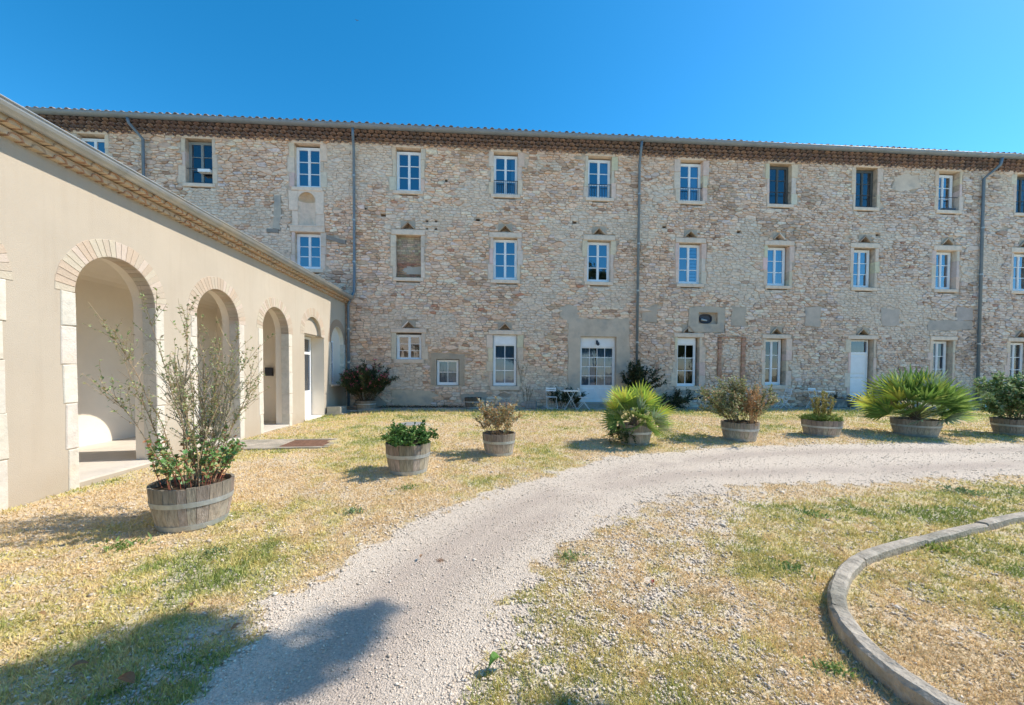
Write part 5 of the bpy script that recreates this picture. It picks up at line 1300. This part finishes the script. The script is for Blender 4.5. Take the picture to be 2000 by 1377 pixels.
# ------------------------------------------------------------------ grass, gravel
def sample(n, rmin, rmax, a0=-62, a1=70):
    r = rmin*np.exp(RNG.random(n)*math.log(rmax/rmin)); a = np.radians(a0+(a1-a0)*RNG.random(n)); return r*np.sin(a), r*np.cos(a), r
def ok_mask(X, Y):
    m = (X > -5.44) & (Y < 14.5) & (X < 29) & (Y > -1.9)
    for (bx_, by_, R, H) in BAR: m &= np.hypot(X-bx_, Y-by_) > R*.84
    m &= ~((X > -5.4) & (X < -3.2) & (Y > 7.85) & (Y < 8.93)); m &= np.hypot(X+2.05, Y-10.95) > .4
    sdc = poly_sd(CURB, X, Y); m &= ~((sdc > -.005) & (sdc < .108))
    return m, sdc
def height(X, Y, sdc, dmk):
    return gz(X, Y)+(fbm(X*2.2, Y*2.2, 5)-.5)*.035*(1-dmk*.6)+.045*(sdc > .05)
N = 820000
X, Y, r = sample(N, 1.5, 28); m, sdc = ok_mask(X, Y); X, Y, r, sdc = X[m], Y[m], r[m], sdc[m]
G, gr, dmk = fields(X, Y); clump = fbm(X*7, Y*7, 66, 2)
keep = RNG.random(len(X)) < np.clip(1.05-1.2*G-.4*dmk, .0, 1)*(.25+1.3*clump)
edge = (Y > 13.6) & (RNG.random(len(X)) < .6); keep &= ~edge
X, Y, r, sdc, G, gr, dmk = [v[keep] for v in (X, Y, r, sdc, G, gr, dmk)]
n = len(X); Z = height(X, Y, sdc, dmk)-.004; rr = RNG.random(n)
col = grass_col(gr, RNG.random(n))*(.8+.4*RNG.random(n))[:, None]
hgt = (.013+.022*RNG.random(n))*(1+.5*gr)*(1+.035*r)*(1+.7*sstep(12.8, 13.5, Y)); tall = RNG.random(n) < .012; hgt[tall] *= 2.0
wd = .0017+.00095*r*(.6+.8*RNG.random(n)); a = RNG.random(n)*2*PI; lean = (.25+1.5*RNG.random(n)**1.5*(1.2-gr*.6)); b = a+RNG.normal(0, 1, n)
tip = np.stack([X+np.cos(b)*hgt*lean, Y+np.sin(b)*hgt*lean, Z+hgt/np.sqrt(1+.4*lean**2)], 1)
p0 = np.stack([X-np.sin(a)*wd, Y+np.cos(a)*wd, Z], 1); p1 = np.stack([X+np.sin(a)*wd, Y-np.cos(a)*wd, Z], 1)
V = np.stack([p0, p1, tip], 1).reshape(-1, 3); C = np.repeat(col, 3, 0)
tri_obj('grass', V, np.arange(len(V)).reshape(-1, 3), C, M_grass, label='short dry yellow and green grass covering the courtyard', cat='grass', kind='stuff')
print('blades', n)
# stones of the gravel
N = 230000
X, Y, r = sample(N, 1.5, 15); m, sdc = ok_mask(X, Y); X, Y, r, sdc = X[m], Y[m], r[m], sdc[m]
G, gr, dmk = fields(X, Y)
sd = poly_sd(DRIVE, X, Y); trk_ = np.exp(-((np.abs(sd)-.62)/.22)**2)*(sd > 0)
pr = np.clip(G*(.15+1.3*(fbm(X*1.6, Y*1.6, 88)-.15))*(1-.8*trk_), 0, 1)+.02
keep = RNG.random(len(X)) < pr; X, Y, r, sdc, dmk, sd, G = [v[keep] for v in (X, Y, r, sdc, dmk, sd, G)]
n = len(X); Z = height(X, Y, sdc, dmk)+.003
out_drive = sd < .1
s = (.0026+.0052*RNG.random(n)**2.6)*(1+.075*r)*(1+.55*out_drive); bigm = RNG.random(n) < .012; s[bigm] *= 1.8
OC = np.array([(1, 0, 0), (0, 1, 0), (-1, 0, 0), (0, -1, 0), (0, 0, .7), (.1, 0, -.4)], float); OF = np.array([(0, 1, 4), (1, 2, 4), (2, 3, 4), (3, 0, 4), (1, 0, 5), (2, 1, 5), (3, 2, 5), (0, 3, 5)])
PV = OC[None]*(1+.45*(RNG.random((n, 6, 3))-.5))*s[:, None, None]*np.stack([1+.6*RNG.random(n), np.ones(n), .7+.4*RNG.random(n)], 1)[:, None, :]
a = RNG.random(n)*2*PI; ca, sa = np.cos(a)[:, None], np.sin(a)[:, None]
px_ = PV[:, :, 0]*ca-PV[:, :, 1]*sa; py_ = PV[:, :, 0]*sa+PV[:, :, 1]*ca
V = np.stack([px_+X[:, None], py_+Y[:, None], PV[:, :, 2]+Z[:, None]+(s*.25)[:, None]], 2).reshape(-1, 3)
T = (OF[None]+(np.arange(n)*6)[:, None, None]).reshape(-1, 3)
k = (.75+.4*RNG.random(n))[:, None]; tn = RNG.random(n)[:, None]
C = np.repeat((np.array([.74, .66, .56])*(1-tn)+np.array([.68, .56, .44])*tn)*k, 6, 0)
tri_obj('gravel', V, T, C, M_pebble, label='loose pale limestone chippings over the drive and worn grass', cat='gravel', kind='stuff')
print('pebbles', n)

# ------------------------------------------------------------------ trees beside and behind the viewer
def tree(label, loc, H, R, ch_, seed, nleaf=60000, lf=.18, cols=((.06, .10, .03), (.08, .13, .04), (.05, .08, .025)), low=None, clumps=None):
    random.seed(seed); rg = np.random.default_rng(seed)
    t = thing('tree', label, 'tree', loc, 0, 'trees shading the courtyard'); m_ = MB(); m_.tube([(0, 0, -.1), (.05, .02, H*.25), (-.05, .1, ch_)], .24, .15, 10, (.16, .13, .10)); m_.build('trunk', M_bark, t, local=True, smooth=True)
    tips = []
    if clumps is not None:
        for q in clumps[::22]:
            P = [Vector((-.05, .1, ch_-1.6+random.random())), Vector((-.05, .1, ch_-1.2))]; e = Vector(q[:3]); P = [P[0], P[0].lerp(e, .35)+Vector((0, 0, .35)), P[0].lerp(e, .7)+Vector((0, 0, .2)), e]; m_ = MB(); m_.tube(P, .06, .012, 6, (.16, .13, .10)); m_.build('branch', M_bark, t, local=True)
    for k in range(15 if clumps is None else 0):
        a = k*2.4+random.uniform(-.3, .3); e = random.uniform(-.1, 1.2); L = R*random.uniform(.7, 1.1)
        d = Vector((math.cos(a)*math.cos(e), math.sin(a)*math.cos(e), math.sin(e)*.8)); P = curve_pts((0, .05, ch_-.5+random.random()), d, L, 6, .12, .01)
        m_ = MB(); m_.tube(P, .07, .015, 6, (.16, .13, .10)); m_.build('branch', M_bark, t, local=True); tips += P[2:]
    if clumps is None:
        tips = np.array([tuple(p) for p in tips]); c = tips[rg.integers(0, len(tips), 260)]+rg.normal(0, .35, (260, 3)); rads = rg.uniform(.3, .75, 260)
    else: c = np.array([q[:3] for q in clumps]); rads = np.array([q[3] for q in clumps])
    pw = rads**2; ci = rg.choice(len(c), nleaf, p=pw/pw.sum()); rad = rads[ci][:, None]; dv = rg.normal(0, 1, (nleaf, 3)); dv /= np.linalg.norm(dv, axis=1)[:, None]; p = c[ci]+dv*rad*rg.random((nleaf, 1))**.5
    u = rg.normal(0, 1, (nleaf, 3)); u /= np.linalg.norm(u, axis=1)[:, None]; v = np.cross(u, dv); v /= np.linalg.norm(v, axis=1)[:, None]+1e-6
    V = np.stack([p-u*lf*.5, p+v*lf*.3, p+u*lf*.5, p-v*lf*.3], 1).reshape(-1, 3); base_ = np.arange(nleaf)[:, None, None]*4
    T = (np.array([(0, 1, 2), (0, 2, 3)])[None]+base_).reshape(-1, 3); C = np.repeat(np.array(cols)[rg.integers(0, len(cols), nleaf)]*rg.uniform(.7, 1.3, (nleaf, 1)), 4, 0)
    tri_obj('crown', V, T, C, M_leaf, t, kind='stuff'); return t
TREE_LOC = (6.4, 1.35, 0)
# out-of-view crown clumps, shaped to cast a set shadow outline on the ground
rc = np.random.default_rng(3); edge_x = [-5, -2.7, -2.2, -1.6, -1.25, -.9, -.7, -.42, -.05, .3, .6, 1.0, 1.6]; edge_y = [2.15, 2.4, 2.65, 2.85, 2.4, 2.85, 2.4, 2.05, 1.7, 1.98, 1.7, .9, 0]
cl = []
while len(cl) < 520:
    gx0, gy0 = rc.uniform(-4.6, 1.4), rc.uniform(-1.6, 2.9); rr_ = rc.uniform(.12, .34); h = rc.uniform(7.2, 9.6)
    lim = np.interp(gx0, edge_x, edge_y)
    if gy0+rr_*.9 > lim or rc.random() < .22*(gx0 > -.7): continue
    cl.append((gx0+.95*h-TREE_LOC[0], gy0+.123*h-TREE_LOC[1], h, rr_))
tree('broadleaf tree standing in the kerbed bed, its crown shading the near gravel', TREE_LOC, 11, 2.7, 8.2, 5, nleaf=75000, lf=.12, clumps=cl)
t2 = tree('tall dark evergreen tree across the courtyard behind the viewer', (-2, -15, 0), 10, 4.4, 4.2, 8, 22000, .34, low=1)
for lb, lc, rz in (('dark evergreen tree across the courtyard, at the left end of the row', (-9, -16, 0), 1.0), ('dark evergreen tree across the courtyard, right of the centre of the row', (5, -16, 0), 2.2), ('dark evergreen tree across the courtyard, third from the right of the row', (12, -15, 0), 4.0), ('dark evergreen tree across the courtyard, second from the right of the row', (19, -16, 0), 5.0), ('dark evergreen tree across the courtyard, at the right end of the row', (27, -16, 0), 3.0)):
    c = copy_tree(t2); c.location = lc; c.rotation_euler = (0, 0, rz); c['label'] = lb
